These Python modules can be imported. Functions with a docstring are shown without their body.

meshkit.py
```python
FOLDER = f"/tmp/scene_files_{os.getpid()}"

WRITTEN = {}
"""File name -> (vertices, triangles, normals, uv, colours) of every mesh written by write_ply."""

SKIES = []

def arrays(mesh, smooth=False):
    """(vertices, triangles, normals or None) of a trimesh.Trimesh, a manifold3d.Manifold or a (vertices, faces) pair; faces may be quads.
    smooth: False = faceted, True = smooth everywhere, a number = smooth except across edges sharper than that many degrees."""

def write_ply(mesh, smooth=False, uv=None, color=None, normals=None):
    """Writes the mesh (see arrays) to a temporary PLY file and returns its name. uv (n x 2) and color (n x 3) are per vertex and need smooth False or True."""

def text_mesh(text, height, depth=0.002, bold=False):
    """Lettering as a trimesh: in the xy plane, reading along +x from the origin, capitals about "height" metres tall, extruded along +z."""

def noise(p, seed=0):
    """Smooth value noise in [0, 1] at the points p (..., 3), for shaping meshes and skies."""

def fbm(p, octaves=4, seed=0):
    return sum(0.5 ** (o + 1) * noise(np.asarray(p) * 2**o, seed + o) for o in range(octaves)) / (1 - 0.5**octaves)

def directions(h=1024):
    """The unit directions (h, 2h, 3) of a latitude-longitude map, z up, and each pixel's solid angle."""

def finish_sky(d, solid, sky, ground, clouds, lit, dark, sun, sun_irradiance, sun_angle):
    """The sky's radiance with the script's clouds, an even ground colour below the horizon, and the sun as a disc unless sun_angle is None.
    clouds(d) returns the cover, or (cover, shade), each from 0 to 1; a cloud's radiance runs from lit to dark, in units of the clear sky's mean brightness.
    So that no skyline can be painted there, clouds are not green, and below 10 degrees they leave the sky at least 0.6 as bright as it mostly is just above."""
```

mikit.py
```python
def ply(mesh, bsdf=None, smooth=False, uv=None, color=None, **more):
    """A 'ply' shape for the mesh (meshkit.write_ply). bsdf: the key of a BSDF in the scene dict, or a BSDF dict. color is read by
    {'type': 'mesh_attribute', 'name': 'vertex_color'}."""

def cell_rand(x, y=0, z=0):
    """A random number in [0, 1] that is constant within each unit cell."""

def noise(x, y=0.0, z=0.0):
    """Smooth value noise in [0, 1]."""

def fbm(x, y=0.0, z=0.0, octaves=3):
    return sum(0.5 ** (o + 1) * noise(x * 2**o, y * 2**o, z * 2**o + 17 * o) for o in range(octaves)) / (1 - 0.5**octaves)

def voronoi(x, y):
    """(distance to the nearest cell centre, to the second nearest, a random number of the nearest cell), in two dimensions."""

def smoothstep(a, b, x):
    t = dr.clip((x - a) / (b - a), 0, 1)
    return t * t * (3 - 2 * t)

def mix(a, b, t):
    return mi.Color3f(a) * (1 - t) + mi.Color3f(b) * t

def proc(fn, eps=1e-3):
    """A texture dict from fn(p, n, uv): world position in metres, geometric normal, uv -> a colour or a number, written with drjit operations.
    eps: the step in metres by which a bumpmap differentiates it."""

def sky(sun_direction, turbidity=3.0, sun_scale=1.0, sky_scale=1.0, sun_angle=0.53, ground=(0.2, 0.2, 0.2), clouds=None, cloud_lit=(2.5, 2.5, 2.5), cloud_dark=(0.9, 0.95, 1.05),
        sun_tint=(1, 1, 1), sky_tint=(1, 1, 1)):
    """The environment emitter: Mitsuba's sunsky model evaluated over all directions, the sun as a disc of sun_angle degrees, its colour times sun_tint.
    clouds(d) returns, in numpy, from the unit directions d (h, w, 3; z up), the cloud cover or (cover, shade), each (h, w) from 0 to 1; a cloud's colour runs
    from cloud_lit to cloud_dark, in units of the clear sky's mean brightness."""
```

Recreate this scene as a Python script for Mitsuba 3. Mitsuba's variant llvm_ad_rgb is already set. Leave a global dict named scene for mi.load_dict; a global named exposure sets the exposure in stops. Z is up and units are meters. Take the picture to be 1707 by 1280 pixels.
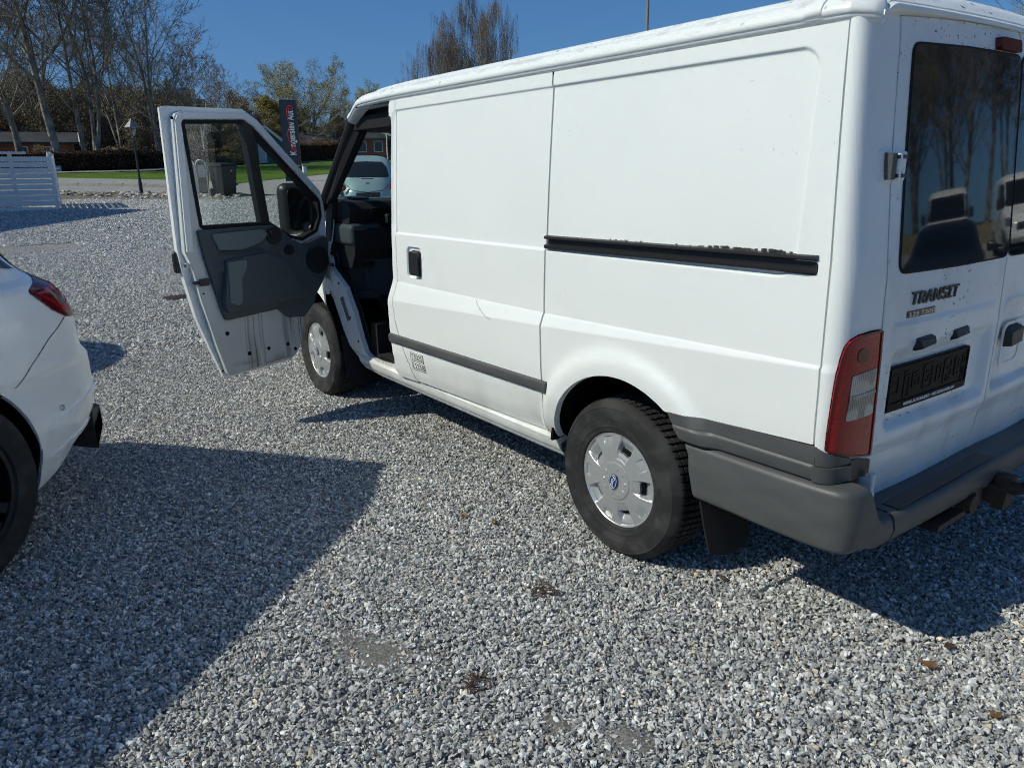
import math, random
import numpy as np, trimesh, manifold3d as m3, drjit as dr, mitsuba as mi, mikit, meshkit
from shapely.geometry import Polygon, LineString, Point, box as sbox
from shapely.ops import unary_union

T = mi.ScalarTransform4f
rng = np.random.default_rng(7)
random.seed(7)
scene, labels = {}, {}

# ------------------------------------------------------------------ camera, sky, exposure
EYE = np.array([-1.92678553, 1.91162629, 1.49624795])
YAW, PITCH, ROLL, FOV = 0.643783251, 0.27748546, 0.0136496215, 69.36
_f = np.array([math.cos(YAW) * math.cos(PITCH), -math.sin(YAW) * math.cos(PITCH), -math.sin(PITCH)])
_r = np.array([-math.sin(YAW), -math.cos(YAW), 0.0])
_d = np.cross(_f, _r)
_up = -(-math.sin(ROLL) * _r + math.cos(ROLL) * _d)
scene['camera'] = {'type': 'perspective', 'fov': FOV, 'fov_axis': 'x', 'near_clip': 0.05, 'far_clip': 2000.0,
                   'to_world': T().look_at(origin=EYE.tolist(), target=(EYE + _f).tolist(), up=_up.tolist())}
SUN = (0.36, 1.10, 1.0)
scene['sky_light'] = mikit.sky(SUN, turbidity=3.6, ground=(0.18, 0.18, 0.17), sun_scale=1.06, sun_tint=(.83, 1.0, 1.16), sky_tint=(.60, 1.0, 1.40), sky_scale=.68)
exposure = 1.37
far_u = np.array([0.966, -0.26])

def zg(x, y):
    """Height of the ground: level round the van, then rising gently towards the road and the houses."""
    s = (np.asarray(x, float) - EYE[0]) * far_u[0] + (np.asarray(y, float) - EYE[1]) * far_u[1]
    t = np.clip(s - 5, 0, None)
    t = np.where(t < 4, t * t / 8, t - 2)
    back = 0.045 * np.clip(-np.asarray(y, float) - 14, 0, 40) * np.clip((8 - np.asarray(x, float)) / 10, 0, 1)   # the bank on the right behind the van
    return 0.042 * np.minimum(t, 75 + 0.25 * (t - 75).clip(0)) + back

# ------------------------------------------------------------------ helpers
_count = {}
def numbered(name):
    n = _count.get(name, 0); _count[name] = n + 1
    return name if n == 0 else f'{name}_{n:03d}'

def thing(name, label, category, group=None, kind=None):
    key = numbered(name)
    labels[key] = {'label': label, 'category': category}
    if group: labels[key]['group'] = group
    return key

def structure(name, mesh, bsdf, **k):
    key = numbered(name); lab = k.pop('label', name.replace('_', ' ')); scene[key] = mikit.ply(mesh, bsdf, **k); labels[key] = {'kind': 'structure', 'label': lab}
    return key

def part(parent, name, mesh, bsdf, smooth=False, label=None, kind=None, **k):
    key = numbered(parent + '__' + name)
    if hasattr(mesh, 'to_mesh') or isinstance(mesh, (trimesh.Trimesh, tuple)):
        scene[key] = mikit.ply(mesh, bsdf, smooth=smooth, **k)
    else:
        scene[key] = mesh
    if label or kind:
        labels[key] = {}
        if label: labels[key]['label'] = label
        if kind: labels[key]['kind'] = kind
    return key

def reuse(parent, name, source, to_world):
    key = numbered(parent + '__' + name)
    scene[key] = {**scene[source], 'to_world': to_world}
    return key

def cat(ms): return trimesh.util.concatenate([as_tri(m) for m in ms])
def as_tri(m):
    if isinstance(m, trimesh.Trimesh): return m
    q = m.to_mesh(); return trimesh.Trimesh(q.vert_properties[:, :3].astype(float), q.tri_verts, process=False)
def as_man(t):
    m = m3.Manifold(m3.Mesh(np.asarray(t.vertices, np.float32), np.asarray(t.faces, np.uint32)))
    return m
def moved(m, d):
    m = as_tri(m).copy(); m.vertices = m.vertices + np.asarray(d, float); return m
def rotz(m, deg, o=(0, 0, 0)):
    m = as_tri(m).copy(); a = math.radians(deg); R = np.array([[math.cos(a), -math.sin(a), 0], [math.sin(a), math.cos(a), 0], [0, 0, 1]])
    m.vertices = (m.vertices - o) @ R.T + o; return m
def bx(x0, x1, y0, y1, z0, z1, r=0.0):
    if r <= 0:
        m = trimesh.creation.box((x1 - x0, y1 - y0, z1 - z0)); m.apply_translation(((x0 + x1) / 2, (y0 + y1) / 2, (z0 + z1) / 2)); return m
    r = min(r, (x1 - x0) * .49, (y1 - y0) * .49, (z1 - z0) * .49)
    s = m3.Manifold.sphere(r, 12)
    return as_tri(m3.Manifold.batch_hull([s.translate((x, y, z)) for x in (x0 + r, x1 - r) for y in (y0 + r, y1 - r) for z in (z0 + r, z1 - r)]))
def hull(pts): return as_tri(m3.Manifold.hull_points(np.asarray(pts, float)))
def tube(pts, rad, n=10, cap=True):
    p = np.asarray(pts, float); rad = np.broadcast_to(rad, (len(p),))
    t = np.gradient(p, axis=0); t /= np.linalg.norm(t, axis=1, keepdims=True) + 1e-12
    a = np.cross(t, np.where(np.abs(t[:, 2:]) < .9, [0, 0, 1.], [1., 0, 0])); a /= np.linalg.norm(a, axis=1, keepdims=True)
    b = np.cross(t, a); g = np.arange(n) * 2 * np.pi / n
    v = (p[:, None] + rad[:, None, None] * (np.cos(g)[None, :, None] * a[:, None] + np.sin(g)[None, :, None] * b[:, None])).reshape(-1, 3)
    i, j = np.meshgrid(np.arange(len(p) - 1), np.arange(n), indexing='ij')
    q = np.stack([i * n + j, i * n + (j + 1) % n, (i + 1) * n + (j + 1) % n, (i + 1) * n + j], -1).reshape(-1, 4)
    f = np.vstack([q[:, [0, 1, 2]], q[:, [0, 2, 3]]])
    if cap:
        c0, c1 = len(v), len(v) + 1; v = np.vstack([v, p[0], p[-1]]); k = np.arange(n); L = (len(p) - 1) * n
        f = np.vstack([f, np.stack([np.full(n, c0), (k + 1) % n, k], 1), np.stack([np.full(n, c1), L + k, L + (k + 1) % n], 1)])
    m = trimesh.Trimesh(v, f, process=False)
    return m
def grid_slab(P, N, t):
    """Closed slab: outer grid P (m, n, 3), thickness t against N."""
    m, n = P.shape[:2]; Q = P - t * np.broadcast_to(N, P.shape)
    v = np.vstack([P.reshape(-1, 3), Q.reshape(-1, 3)]); K = m * n
    i, j = np.meshgrid(np.arange(m - 1), np.arange(n - 1), indexing='ij'); a = (i * n + j).ravel()
    top = np.vstack([np.stack([a, a + n, a + n + 1], 1), np.stack([a, a + n + 1, a + 1], 1)])
    e = np.concatenate([np.arange(n - 1), n - 1 + n * np.arange(m - 1), (m - 1) * n + np.arange(n - 1, 0, -1), n * np.arange(m - 1, 0, -1)])
    e2 = np.roll(e, -1)
    f = np.vstack([top, top[:, ::-1] + K, np.stack([e, e2, e2 + K], 1), np.stack([e, e2 + K, e + K], 1)])
    t_ = trimesh.Trimesh(v, f, process=False)
    if t_.volume < 0: t_.invert()
    return t_
def cs(poly):
    polys = getattr(poly, 'geoms', [poly]); rings = []
    for p in polys:
        rings.append(np.asarray(p.exterior.coords)[:-1]); rings += [np.asarray(r.coords)[:-1] for r in p.interiors]
    return m3.CrossSection(rings, m3.FillRule.EvenOdd)
def prism(poly, axis, lo, hi):
    """Extrude a 2-D shape: axis 'y' from (x, z), 'x' from (y, z), 'z' from (x, y)."""
    if isinstance(poly, (list, tuple, np.ndarray)): poly = Polygon(poly)
    m = cs(poly).extrude(hi - lo)
    if axis == 'y': return m.rotate((90, 0, 0)).translate((0, hi, 0))
    if axis == 'x': return m.rotate((90, 0, 90)).translate((lo, 0, 0))
    return m.translate((0, 0, lo))
def rrect(x0, y0, x1, y1, r): return sbox(x0 + r, y0 + r, x1 - r, y1 - r).buffer(r, 8)
def smoothp(pts, r): 
    p = Polygon(pts); return p.buffer(-r, 6).buffer(2 * r, 6).buffer(-r, 6)
def ss(a, b, x):
    t = np.clip((np.asarray(x, float) - a) / (b - a), 0, 1); return t * t * (3 - 2 * t)
def lathe(prof, n=48, axis='y'):
    """prof: (radius, along) points, closed or open, turned about an axis."""
    p = np.asarray(prof, float); g = np.arange(n) * 2 * np.pi / n
    r, h = p[:, 0][:, None], np.broadcast_to(p[:, 1][:, None], (len(p), n))
    c, s = r * np.cos(g), r * np.sin(g)
    v = {'y': np.stack([c, h, s], -1), 'z': np.stack([c, s, h], -1), 'x': np.stack([h, c, s], -1)}[axis].reshape(-1, 3)
    i, j = np.meshgrid(np.arange(len(p) - 1), np.arange(n), indexing='ij')
    q = np.stack([i * n + j, i * n + (j + 1) % n, (i + 1) * n + (j + 1) % n, (i + 1) * n + j], -1).reshape(-1, 4)
    m = trimesh.Trimesh(v, np.vstack([q[:, [0, 1, 2]], q[:, [0, 2, 3]]]), process=False)
    return m
def mirror_y(m, yc):
    m = as_tri(m).copy(); m.vertices = m.vertices * [1, -1, 1] + [0, 2 * yc, 0]; m.invert(); return m

# ------------------------------------------------------------------ materials
def rgb(*c): return {'type': 'rgb', 'value': list(c)}
def prin(c, rough=.5, metal=0., spec=.5, coat=0., coatg=.9, **k):
    d = {'type': 'principled', 'base_color': c if isinstance(c, dict) else rgb(*c), 'roughness': rough, 'metallic': metal, 'specular': spec, **k}
    if coat: d['clearcoat'] = coat; d['clearcoat_gloss'] = coatg
    return {'type': 'twosided', 'b': d}
def fbm(p, s, o=3): return mikit.fbm(p.x * s, p.y * s, p.z * s, o)
def nz(p, s): return mikit.noise(p.x * s, p.y * s, p.z * s)

def paint_fn(p, n, uv):
    c = mikit.mix((.80, .81, .80), (.74, .76, .75), fbm(p, 2.3))
    chips = mikit.smoothstep(.93, .96, nz(p, 130)) * mikit.smoothstep(.55, .75, nz(p, 3.1))
    c = mikit.mix(c, (.2, .17, .14), chips * .6)
    up = mikit.smoothstep(.35, .75, n.z) * mikit.smoothstep(1.7, 1.8, p.z)          # lichen and grime on the gutters
    c = mikit.mix(c, (.34, .33, .27), up * mikit.smoothstep(.52, .74, fbm(p * mi.Vector3f(.6, 1, 1), 26)) * .32)
    sp = up * mikit.smoothstep(.86, .91, nz(p, 42)) * mikit.smoothstep(.45, .7, nz(p, 2.7))
    c = mikit.mix(c, (.05, .05, .04), sp * .9)
    low = mikit.smoothstep(.75, .38, p.z) * mikit.smoothstep(.35, .7, mikit.fbm(p.x * 5, p.y * 5, p.z * 2.0))
    c = mikit.mix(c, (.50, .49, .46), low * .55)
    return c
scene['white_paint'] = prin(mikit.proc(paint_fn), .32, spec=.5, coat=.7, coatg=.96)
def rear_paint_fn(p, n, uv):
    c = paint_fn(p, n, uv)
    s = mikit.smoothstep(.50, .80, mikit.fbm(p.y * 9, p.z * 3, 3.0)) * .30
    c = mikit.mix(c, (.42, .42, .40), s)
    specks = mikit.smoothstep(.87, .92, mikit.noise(p.y * 110, p.z * 160, 5.0)) * mikit.smoothstep(.52, .66, mikit.noise(p.y * 5, p.z * 9, 1.0))
    return mikit.mix(c, (.08, .08, .07), specks * .8)
scene['rear_paint'] = prin(mikit.proc(rear_paint_fn), .22, coat=1., coatg=.98)
def door_in_fn(p, n, uv):
    c = mikit.mix((.60, .61, .59), (.47, .48, .46), mikit.smoothstep(.8, .5, p.z) * fbm(p, 5))
    a = p.x * .26 - p.y * .97
    w = a + .014 * (mikit.noise(p.z * 7, a * 3) - .5)
    st = mikit.smoothstep(.56, .74, mikit.noise(w * 130, p.z * 1.5, 2)) * mikit.smoothstep(.30, .5, mikit.noise(w * 9, p.z * 1.2, 9)) + .5 * mikit.smoothstep(.5, .8, mikit.noise(w * 24, p.z * 2.4, 5))
    st = st * mikit.smoothstep(.78, .66, p.z) * mikit.smoothstep(.72, .52, (p.y + .06) / .966)
    c = mikit.mix(c, (.10, .09, .08), dr.clip(st, 0, 1) * .92)
    rust = mikit.smoothstep(.45, .38, p.z) * mikit.smoothstep(.4, .7, nz(p, 14))
    return mikit.mix(c, (.20, .13, .09), rust * .7)
scene['door_inner_paint'] = prin(mikit.proc(door_in_fn), .35, coat=.4)
def plastic_fn(a, b, s, sc):
    def fn(p, n, uv): return mikit.mix(a, b, fbm(p * mi.Vector3f(1, 1, s), sc))
    return mikit.proc(fn)
scene['bumper_plastic'] = prin(plastic_fn((.060, .063, .064), (.092, .095, .095), 2.5, 9), .48, spec=.45)
scene['black_plastic'] = prin((.018, .018, .02), .42)
scene['black_rubber'] = prin((.012, .012, .013), .7, spec=.3)
scene['black_gloss'] = prin((.01, .01, .012), .12, coat=1.)
scene['plate_black'] = prin((.006, .006, .007), .5, spec=.12)
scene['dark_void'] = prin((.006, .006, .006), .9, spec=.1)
def trim_fn(p, n, uv): return mikit.mix((.060, .075, .083), (.078, .095, .103), mikit.noise(p.x * 900, p.y * 900, p.z * 900))
scene['trim_grey'] = prin(mikit.proc(trim_fn), .55, spec=.35)
scene['trim_light'] = prin((.15, .18, .185), .55, spec=.35)
scene['trim_dark'] = prin((.022, .024, .027), .6, spec=.35)
scene['carpet'] = prin(plastic_fn((.015, .015, .016), (.035, .034, .033), 1, 60), .95, spec=.1)
def tyre_fn(p, n, uv): return mikit.mix((.022, .022, .023), (.05, .05, .05), mikit.smoothstep(.35, .8, fbm(p, 13)))
scene['tyre_rubber'] = prin(mikit.proc(tyre_fn), .75, spec=.3)
scene['silver_paint'] = prin((.50, .51, .52), .34, metal=.55, coat=.4)
scene['chrome'] = {'type': 'twosided', 'b': {'type': 'roughconductor', 'material': 'Cr', 'alpha': .12}}
scene['steel'] = {'type': 'twosided', 'b': {'type': 'roughconductor', 'material': 'Cr', 'alpha': .3, 'specular_reflectance': rgb(.75, .75, .75)}}
def rust_fn(p, n, uv): return mikit.mix((.085, .048, .03), (.03, .025, .024), fbm(p, 40))
scene['print_grey'] = prin((.07, .07, .07), .6)
scene['rusty_steel'] = prin(mikit.proc(rust_fn), .6, metal=.3)
scene['window_glass'] = {'type': 'thindielectric', 'int_ior': 1.5, 'specular_transmittance': rgb(.86, .92, .89)}
scene['tint_glass'] = {'type': 'thindielectric', 'int_ior': 1.52, 'specular_transmittance': rgb(.10, .12, .12)}
scene['car_glass'] = prin((.010, .013, .014), .03, coat=1., coatg=1.)
def lamp_red_fn(p, n, uv):
    g = mikit.smoothstep(.25, .5, dr.abs(dr.sin(p.z * 420)))
    return mikit.mix((.17, .003, .005), (.40, .008, .010), g)
scene['lamp_red'] = prin(mikit.proc(lamp_red_fn), .10, spec=.4, coat=.2, coatg=.98)
scene['lamp_dark_red'] = prin((.10, .003, .006), .1, spec=.4, coat=.3, coatg=.98)
def clear_fn(p, n, uv):
    g = mikit.smoothstep(.2, .8, .5 + .5 * dr.sin((p.y * 1.0 + p.x * .4) * 700)); k = mikit.smoothstep(.35, .7, mikit.noise(p.x * 30, p.y * 30, p.z * 26))
    return mikit.mix((.10, .105, .11), (.42, .44, .45), g * .5 + k * .5)
scene['lamp_clear'] = prin(mikit.proc(clear_fn), .12, metal=.5, coat=1.)
scene['ink_black'] = prin((.01, .01, .01), .6)
scene['ink_white'] = prin((.75, .75, .75), .5)
scene['sticker_white'] = prin((.70, .72, .70), .4)
scene['badge_blue'] = prin((.012, .03, .14), .15, coat=1.)
scene['rear_glass'] = prin((.006, .009, .012), .015, coat=.25, coatg=1., spec=.5)
scene['badge_dark'] = prin((.035, .037, .04), .25, metal=.4, coat=.8)
scene['ball_brown'] = prin((.16, .085, .055), .4, metal=.5)
scene['suv_paint'] = prin((.86, .865, .86), .15, coat=1., coatg=.99)
scene['pale_green_paint'] = prin((.36, .50, .50), .28, metal=.35, coat=1.)
# ------------------------------------------------------------------ ground and gravel
def gravel_col(v, h):
    """Colour of a stone from two random numbers."""
    g = .27 + .42 * v + .2 * v ** 6
    c = np.stack([g * 1.0, g, g * .985], -1)
    tan = np.stack([g * 1.15, g * .98, g * .78], -1); white = np.stack([.50 + .18 * v, .49 + .18 * v, .46 + .17 * v], -1); dark = np.stack([g * .62, g * .64, g * .66], -1)
    c = np.where((h < .035)[:, None], tan, c); c = np.where(((h > .05) & (h < .10))[:, None], white, c); c = np.where((h > .80)[:, None], dark, c)
    return c
_ico = trimesh.creation.icosahedron(); _oct = trimesh.creation.box((1.25, 1.25, 1.25))
_tet = trimesh.Trimesh([(1, 1, 1), (1, -1, -1), (-1, 1, -1), (-1, -1, 1)], [[0, 1, 2], [0, 3, 1], [0, 2, 3], [1, 3, 2]], process=False)
if _tet.volume < 0: _tet.invert()
def stones(n, size, w, base, seed, spread=.42, drop=.006, lift=.008):
    r = np.random.default_rng(seed)
    P = r.uniform(-w / 2, w / 2, (n, 2)); s = size * np.exp(r.normal(0, spread, n)).clip(.45, 1.8) * .5
    nv = len(base.vertices)
    v = np.asarray(base.vertices)[None] * r.uniform(.60, 1.28, (n, nv, 1))
    v = v * np.stack([r.uniform(1.0, 1.75, n), r.uniform(.75, 1.1, n), r.uniform(.42, .8, n)], 1)[:, None, :] * s[:, None, None]
    ax = r.normal(size=(n, 3)) * [.5, .5, 1] + [0, 0, 1e-3]
    ang = np.linalg.norm(ax, axis=1) * 1.6; ax /= np.linalg.norm(ax, axis=1, keepdims=True)
    K = np.zeros((n, 3, 3)); K[:, 0, 1], K[:, 0, 2], K[:, 1, 0], K[:, 1, 2], K[:, 2, 0], K[:, 2, 1] = -ax[:, 2], ax[:, 1], ax[:, 2], -ax[:, 0], -ax[:, 1], ax[:, 0]
    R = np.eye(3) + np.sin(ang)[:, None, None] * K + (1 - np.cos(ang))[:, None, None] * (K @ K)
    g = r.uniform(0, 2 * np.pi, n); Z = np.zeros((n, 3, 3)); Z[:, 0, 0] = np.cos(g); Z[:, 0, 1] = -np.sin(g); Z[:, 1, 0] = np.sin(g); Z[:, 1, 1] = np.cos(g); Z[:, 2, 2] = 1
    v = np.einsum('nij,nkj->nki', Z @ R, v)
    v[:, :, :2] += P[:, None]; v[:, :, 2] += r.uniform(-drop, lift, n)[:, None]
    c = gravel_col(r.uniform(0, 1, n), r.uniform(0, 1, n))
    f = np.asarray(base.faces)[None] + (np.arange(n) * nv)[:, None, None]
    return v.reshape(-1, 3), f.reshape(-1, 3), np.repeat(c, nv, 0)
scene['gravel_stone'] = prin({'type': 'mesh_attribute', 'name': 'vertex_color'}, .75, spec=.35)

def ground_fn(p, n, uv):
    d1, d2, k = mikit.voronoi(p.x * 62, p.y * 62)
    e1, e2, q = mikit.voronoi(p.x * 27 + 3, p.y * 27)
    g = .23 + .38 * k * mikit.smoothstep(.0, .22, d2 - d1) + .10 * (q - .5)
    warm = mikit.smoothstep(.90, .96, k)
    c = mikit.mix(mi.Color3f(g * 1.0, g, g * .98), mi.Color3f(g * 1.5 + .1, g * 1.3 + .08, g + .06), warm)
    big = fbm(p, .7)
    return c * (.82 + .36 * big)
def ground_h(p, n, uv):
    d1, d2, k = mikit.voronoi(p.x * 62, p.y * 62)
    return (.006 + .008 * k) * mikit.smoothstep(0, .5, d2 - d1)
scene['gravel_ground'] = {'type': 'bumpmap', 'arbitrary': mikit.proc(ground_h, eps=.003), 'scale': 1.0, 'b': {'type': 'twosided', 'b': {'type': 'principled', 'base_color': mikit.proc(ground_fn), 'roughness': .85, 'specular': .25}}}

def sheet(x0, x1, y0, y1, nx, ny, dz, zf=zg):
    X, Y = np.meshgrid(np.linspace(x0, x1, nx), np.linspace(y0, y1, ny), indexing='ij')
    P = np.stack([X, Y, zf(X, Y) + dz], -1)
    i, j = np.meshgrid(np.arange(nx - 1), np.arange(ny - 1), indexing='ij'); a = (i * ny + j).ravel()
    return trimesh.Trimesh(P.reshape(-1, 3), np.vstack([np.stack([a, a + ny, a + ny + 1], 1), np.stack([a, a + ny + 1, a + 1], 1)]), process=False)
def poly_sheet(poly, dz, res=1.0):
    m = cs(Polygon(poly) if not hasattr(poly, 'geom_type') else poly).extrude(.02).refine_to_length(res)
    m = as_tri(m); k = m.triangles_center[:, 2] > .0199; m = trimesh.Trimesh(m.vertices, m.faces[k], process=True)
    m.vertices[:, 2] = zg(m.vertices[:, 0], m.vertices[:, 1]) + dz
    return m
structure('gravel_yard', sheet(-40, 26, -30, 30, 67, 61, -.011), 'gravel_ground', smooth=True, label='grey crushed stone yard around the vehicles')

_tiles = []
for k in range(5):
    v, f, c = stones(9000, .0117, 1.0, _ico, 100 + k)
    v2, f2, c2_ = stones(7000, .0070, 1.0, _tet, 150 + k, lift=.011, drop=-.002)          # fines between the chips
    v, f, c = np.vstack([v, v2]), np.vstack([f, f2 + len(v)]), np.vstack([c, c2_ * .85])
    scene[f'near_tile_{k}'] = {'type': 'shapegroup', 'stones': mikit.ply((v, f), 'gravel_stone', smooth=False, color=c)}
for k in range(3):
    v, f, c = stones(4300, .0165, 1.0, _oct, 200 + k, lift=.008, drop=.010)
    scene[f'far_tile_{k}'] = {'type': 'shapegroup', 'stones': mikit.ply((v, f), 'gravel_stone', smooth=False, color=c)}
def in_view(x, y, pad):
    q = np.array([x - EYE[0], y - EYE[1], zg(x, y) - EYE[2]]); a = q @ _f
    if a < .3: return math.hypot(q[0], q[1]) < 1.2
    u, w = q @ _r / a, q @ np.cross(_f, _r) / a
    return abs(u) < .70 + pad / a and w < .53 + pad / a
_n = 0
for i in range(-4, 26):
    for j in range(-18, 10):
        x, y = i + .5, j + .5
        d = math.hypot(x - EYE[0], y - EYE[1])
        if d > 14.5 or not in_view(x, y, 1.3): continue
        if -.5 < x < 3.4 and -9 < y < -.95: continue                       # out of sight behind the van
        if y < -1.6 and x < 4: continue
        near = d < 6.6
        z = float(zg(x, y)); sl = (float(zg(x + .5, y)) - float(zg(x - .5, y)), float(zg(x, y + .5)) - float(zg(x, y - .5)))
        g = int(rng.integers(0, 5 if near else 3)); q = int(rng.integers(0, 4)); fl = -1 if rng.random() < .5 else 1
        M = np.array([[1, 0, 0, x], [0, 1, 0, y], [sl[0], sl[1], 1, z], [0, 0, 0, 1]], float) @ np.array(T().rotate([0, 0, 1], 90 * q).scale([fl, 1, 1]).matrix)
        _n += 1
        scene[f'gravel__{_n:03d}'] = {'type': 'instance', 'g': {'type': 'ref', 'id': f"{'near' if near else 'far'}_tile_{g}"}, 'to_world': T(M)}
labels['gravel'] = {'label': 'loose grey crushed granite chips covering the yard', 'category': 'gravel', 'kind': 'stuff'}

v, f, c_ = stones(5200, .026, 2.0, _oct, 300, lift=.008, drop=.012)
scene['distant_tile_0'] = {'type': 'shapegroup', 'stones': mikit.ply((v, f), 'gravel_stone', smooth=False, color=c_)}
for i in range(5, 13):
    for j in range(-6, 3):
        x, y = 2 * i + 1., 2 * j + 1.; d = math.hypot(x - EYE[0], y - EYE[1])
        if d < 15.2 or not in_view(x, y, 1.6) or x - y > 29.5 + 2 or (y < -10): continue
        q = int(rng.integers(0, 4)); _n += 1; s0, s1 = float(zg(x + 1, y) - zg(x - 1, y)) / 2, float(zg(x, y + 1) - zg(x, y - 1)) / 2
        M = np.array([[1, 0, 0, x], [0, 1, 0, y], [s0, s1, 1, float(zg(x, y))], [0, 0, 0, 1]], float) @ np.array(T().rotate([0, 0, 1], 90 * q).matrix)
        scene[f'gravel__{_n:03d}'] = {'type': 'instance', 'g': {'type': 'ref', 'id': 'distant_tile_0'}, 'to_world': T(M)}
# ------------------------------------------------------------------ the white van (x forward, y to its left, left flank at y = 0)
YC = -0.98
VAN = thing('panel_van', 'old white panel van with open front door and grey bumpers, nearest in the yard', 'van')
def z_lo(x): return np.interp(x, [-.95, .44, 1.67, 2.9], [.952, .886, .838, .80])
def z_hi(x): return np.interp(x, [-.95, .44, 1.67, 2.9], [.958, .938, .938, .935])
def arch_bump(x, z, cx, cz=.355, r0=.41):
    d = np.hypot(x - cx, z - cz)
    return .026 * ss(r0 + .11, r0 + .05, d) * ss(r0 - .1, r0 + .01, d + .0) * ss(.30, .45, z)
def y_side(x, z):
    x, z = np.broadcast_arrays(np.asarray(x, float), np.asarray(z, float))
    lo, hi = z_lo(x), z_hi(x); top = -.012; ylo = top + .40 * (hi - lo)
    below = ylo + np.interp(z - lo, [-.60, -.52, -.46, -.40, -.30, -.18, 0], [-.150, -.100, -.062, -.036, -.013, -.004, 0])
    band = ylo + (top - ylo) * np.clip((z - lo) / np.maximum(hi - lo, 1e-6), 0, 1)
    up = top - .002 - .045 * ((np.clip(z, .94, 1.9) - .94) / .9) ** 1.6
    y = np.where(z < lo, below, np.where(z < hi, band, up))
    dx, dz = np.abs(x - .50) - (1.21 - .06), np.abs(z - 1.505) - (.309 - .06)
    sd = np.hypot(np.clip(dx, 0, None), np.clip(dz, 0, None)) + np.minimum(np.maximum(dx, dz), 0) - .06
    y = y - .009 * ss(.004, -.005, sd)
    return y + arch_bump(x, z, -.05) + arch_bump(x, z, 2.93)
_fz = np.concatenate([np.linspace(1.735, 1.80, 12), [1.806, 1.811, 1.816, 1.820]])
def z_rows(x, z0, z1):
    lo, hi = z_lo(x) , z_hi(x); b = .004
    parts = [np.linspace(0, 1, 22)[:-1] * (lo - b - z0) + z0, [lo - b], [lo, lo + b][0:2], np.linspace(lo + b, hi - b, 5)[1:-1], [hi - b, hi, hi + b], np.linspace(hi + b, 1.188, 9)[1:], [1.192, 1.196, 1.200, 1.204], np.linspace(1.21, 1.725, 22), _fz, np.linspace(1.824, z1, 5)]
    return np.concatenate(parts)
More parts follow.
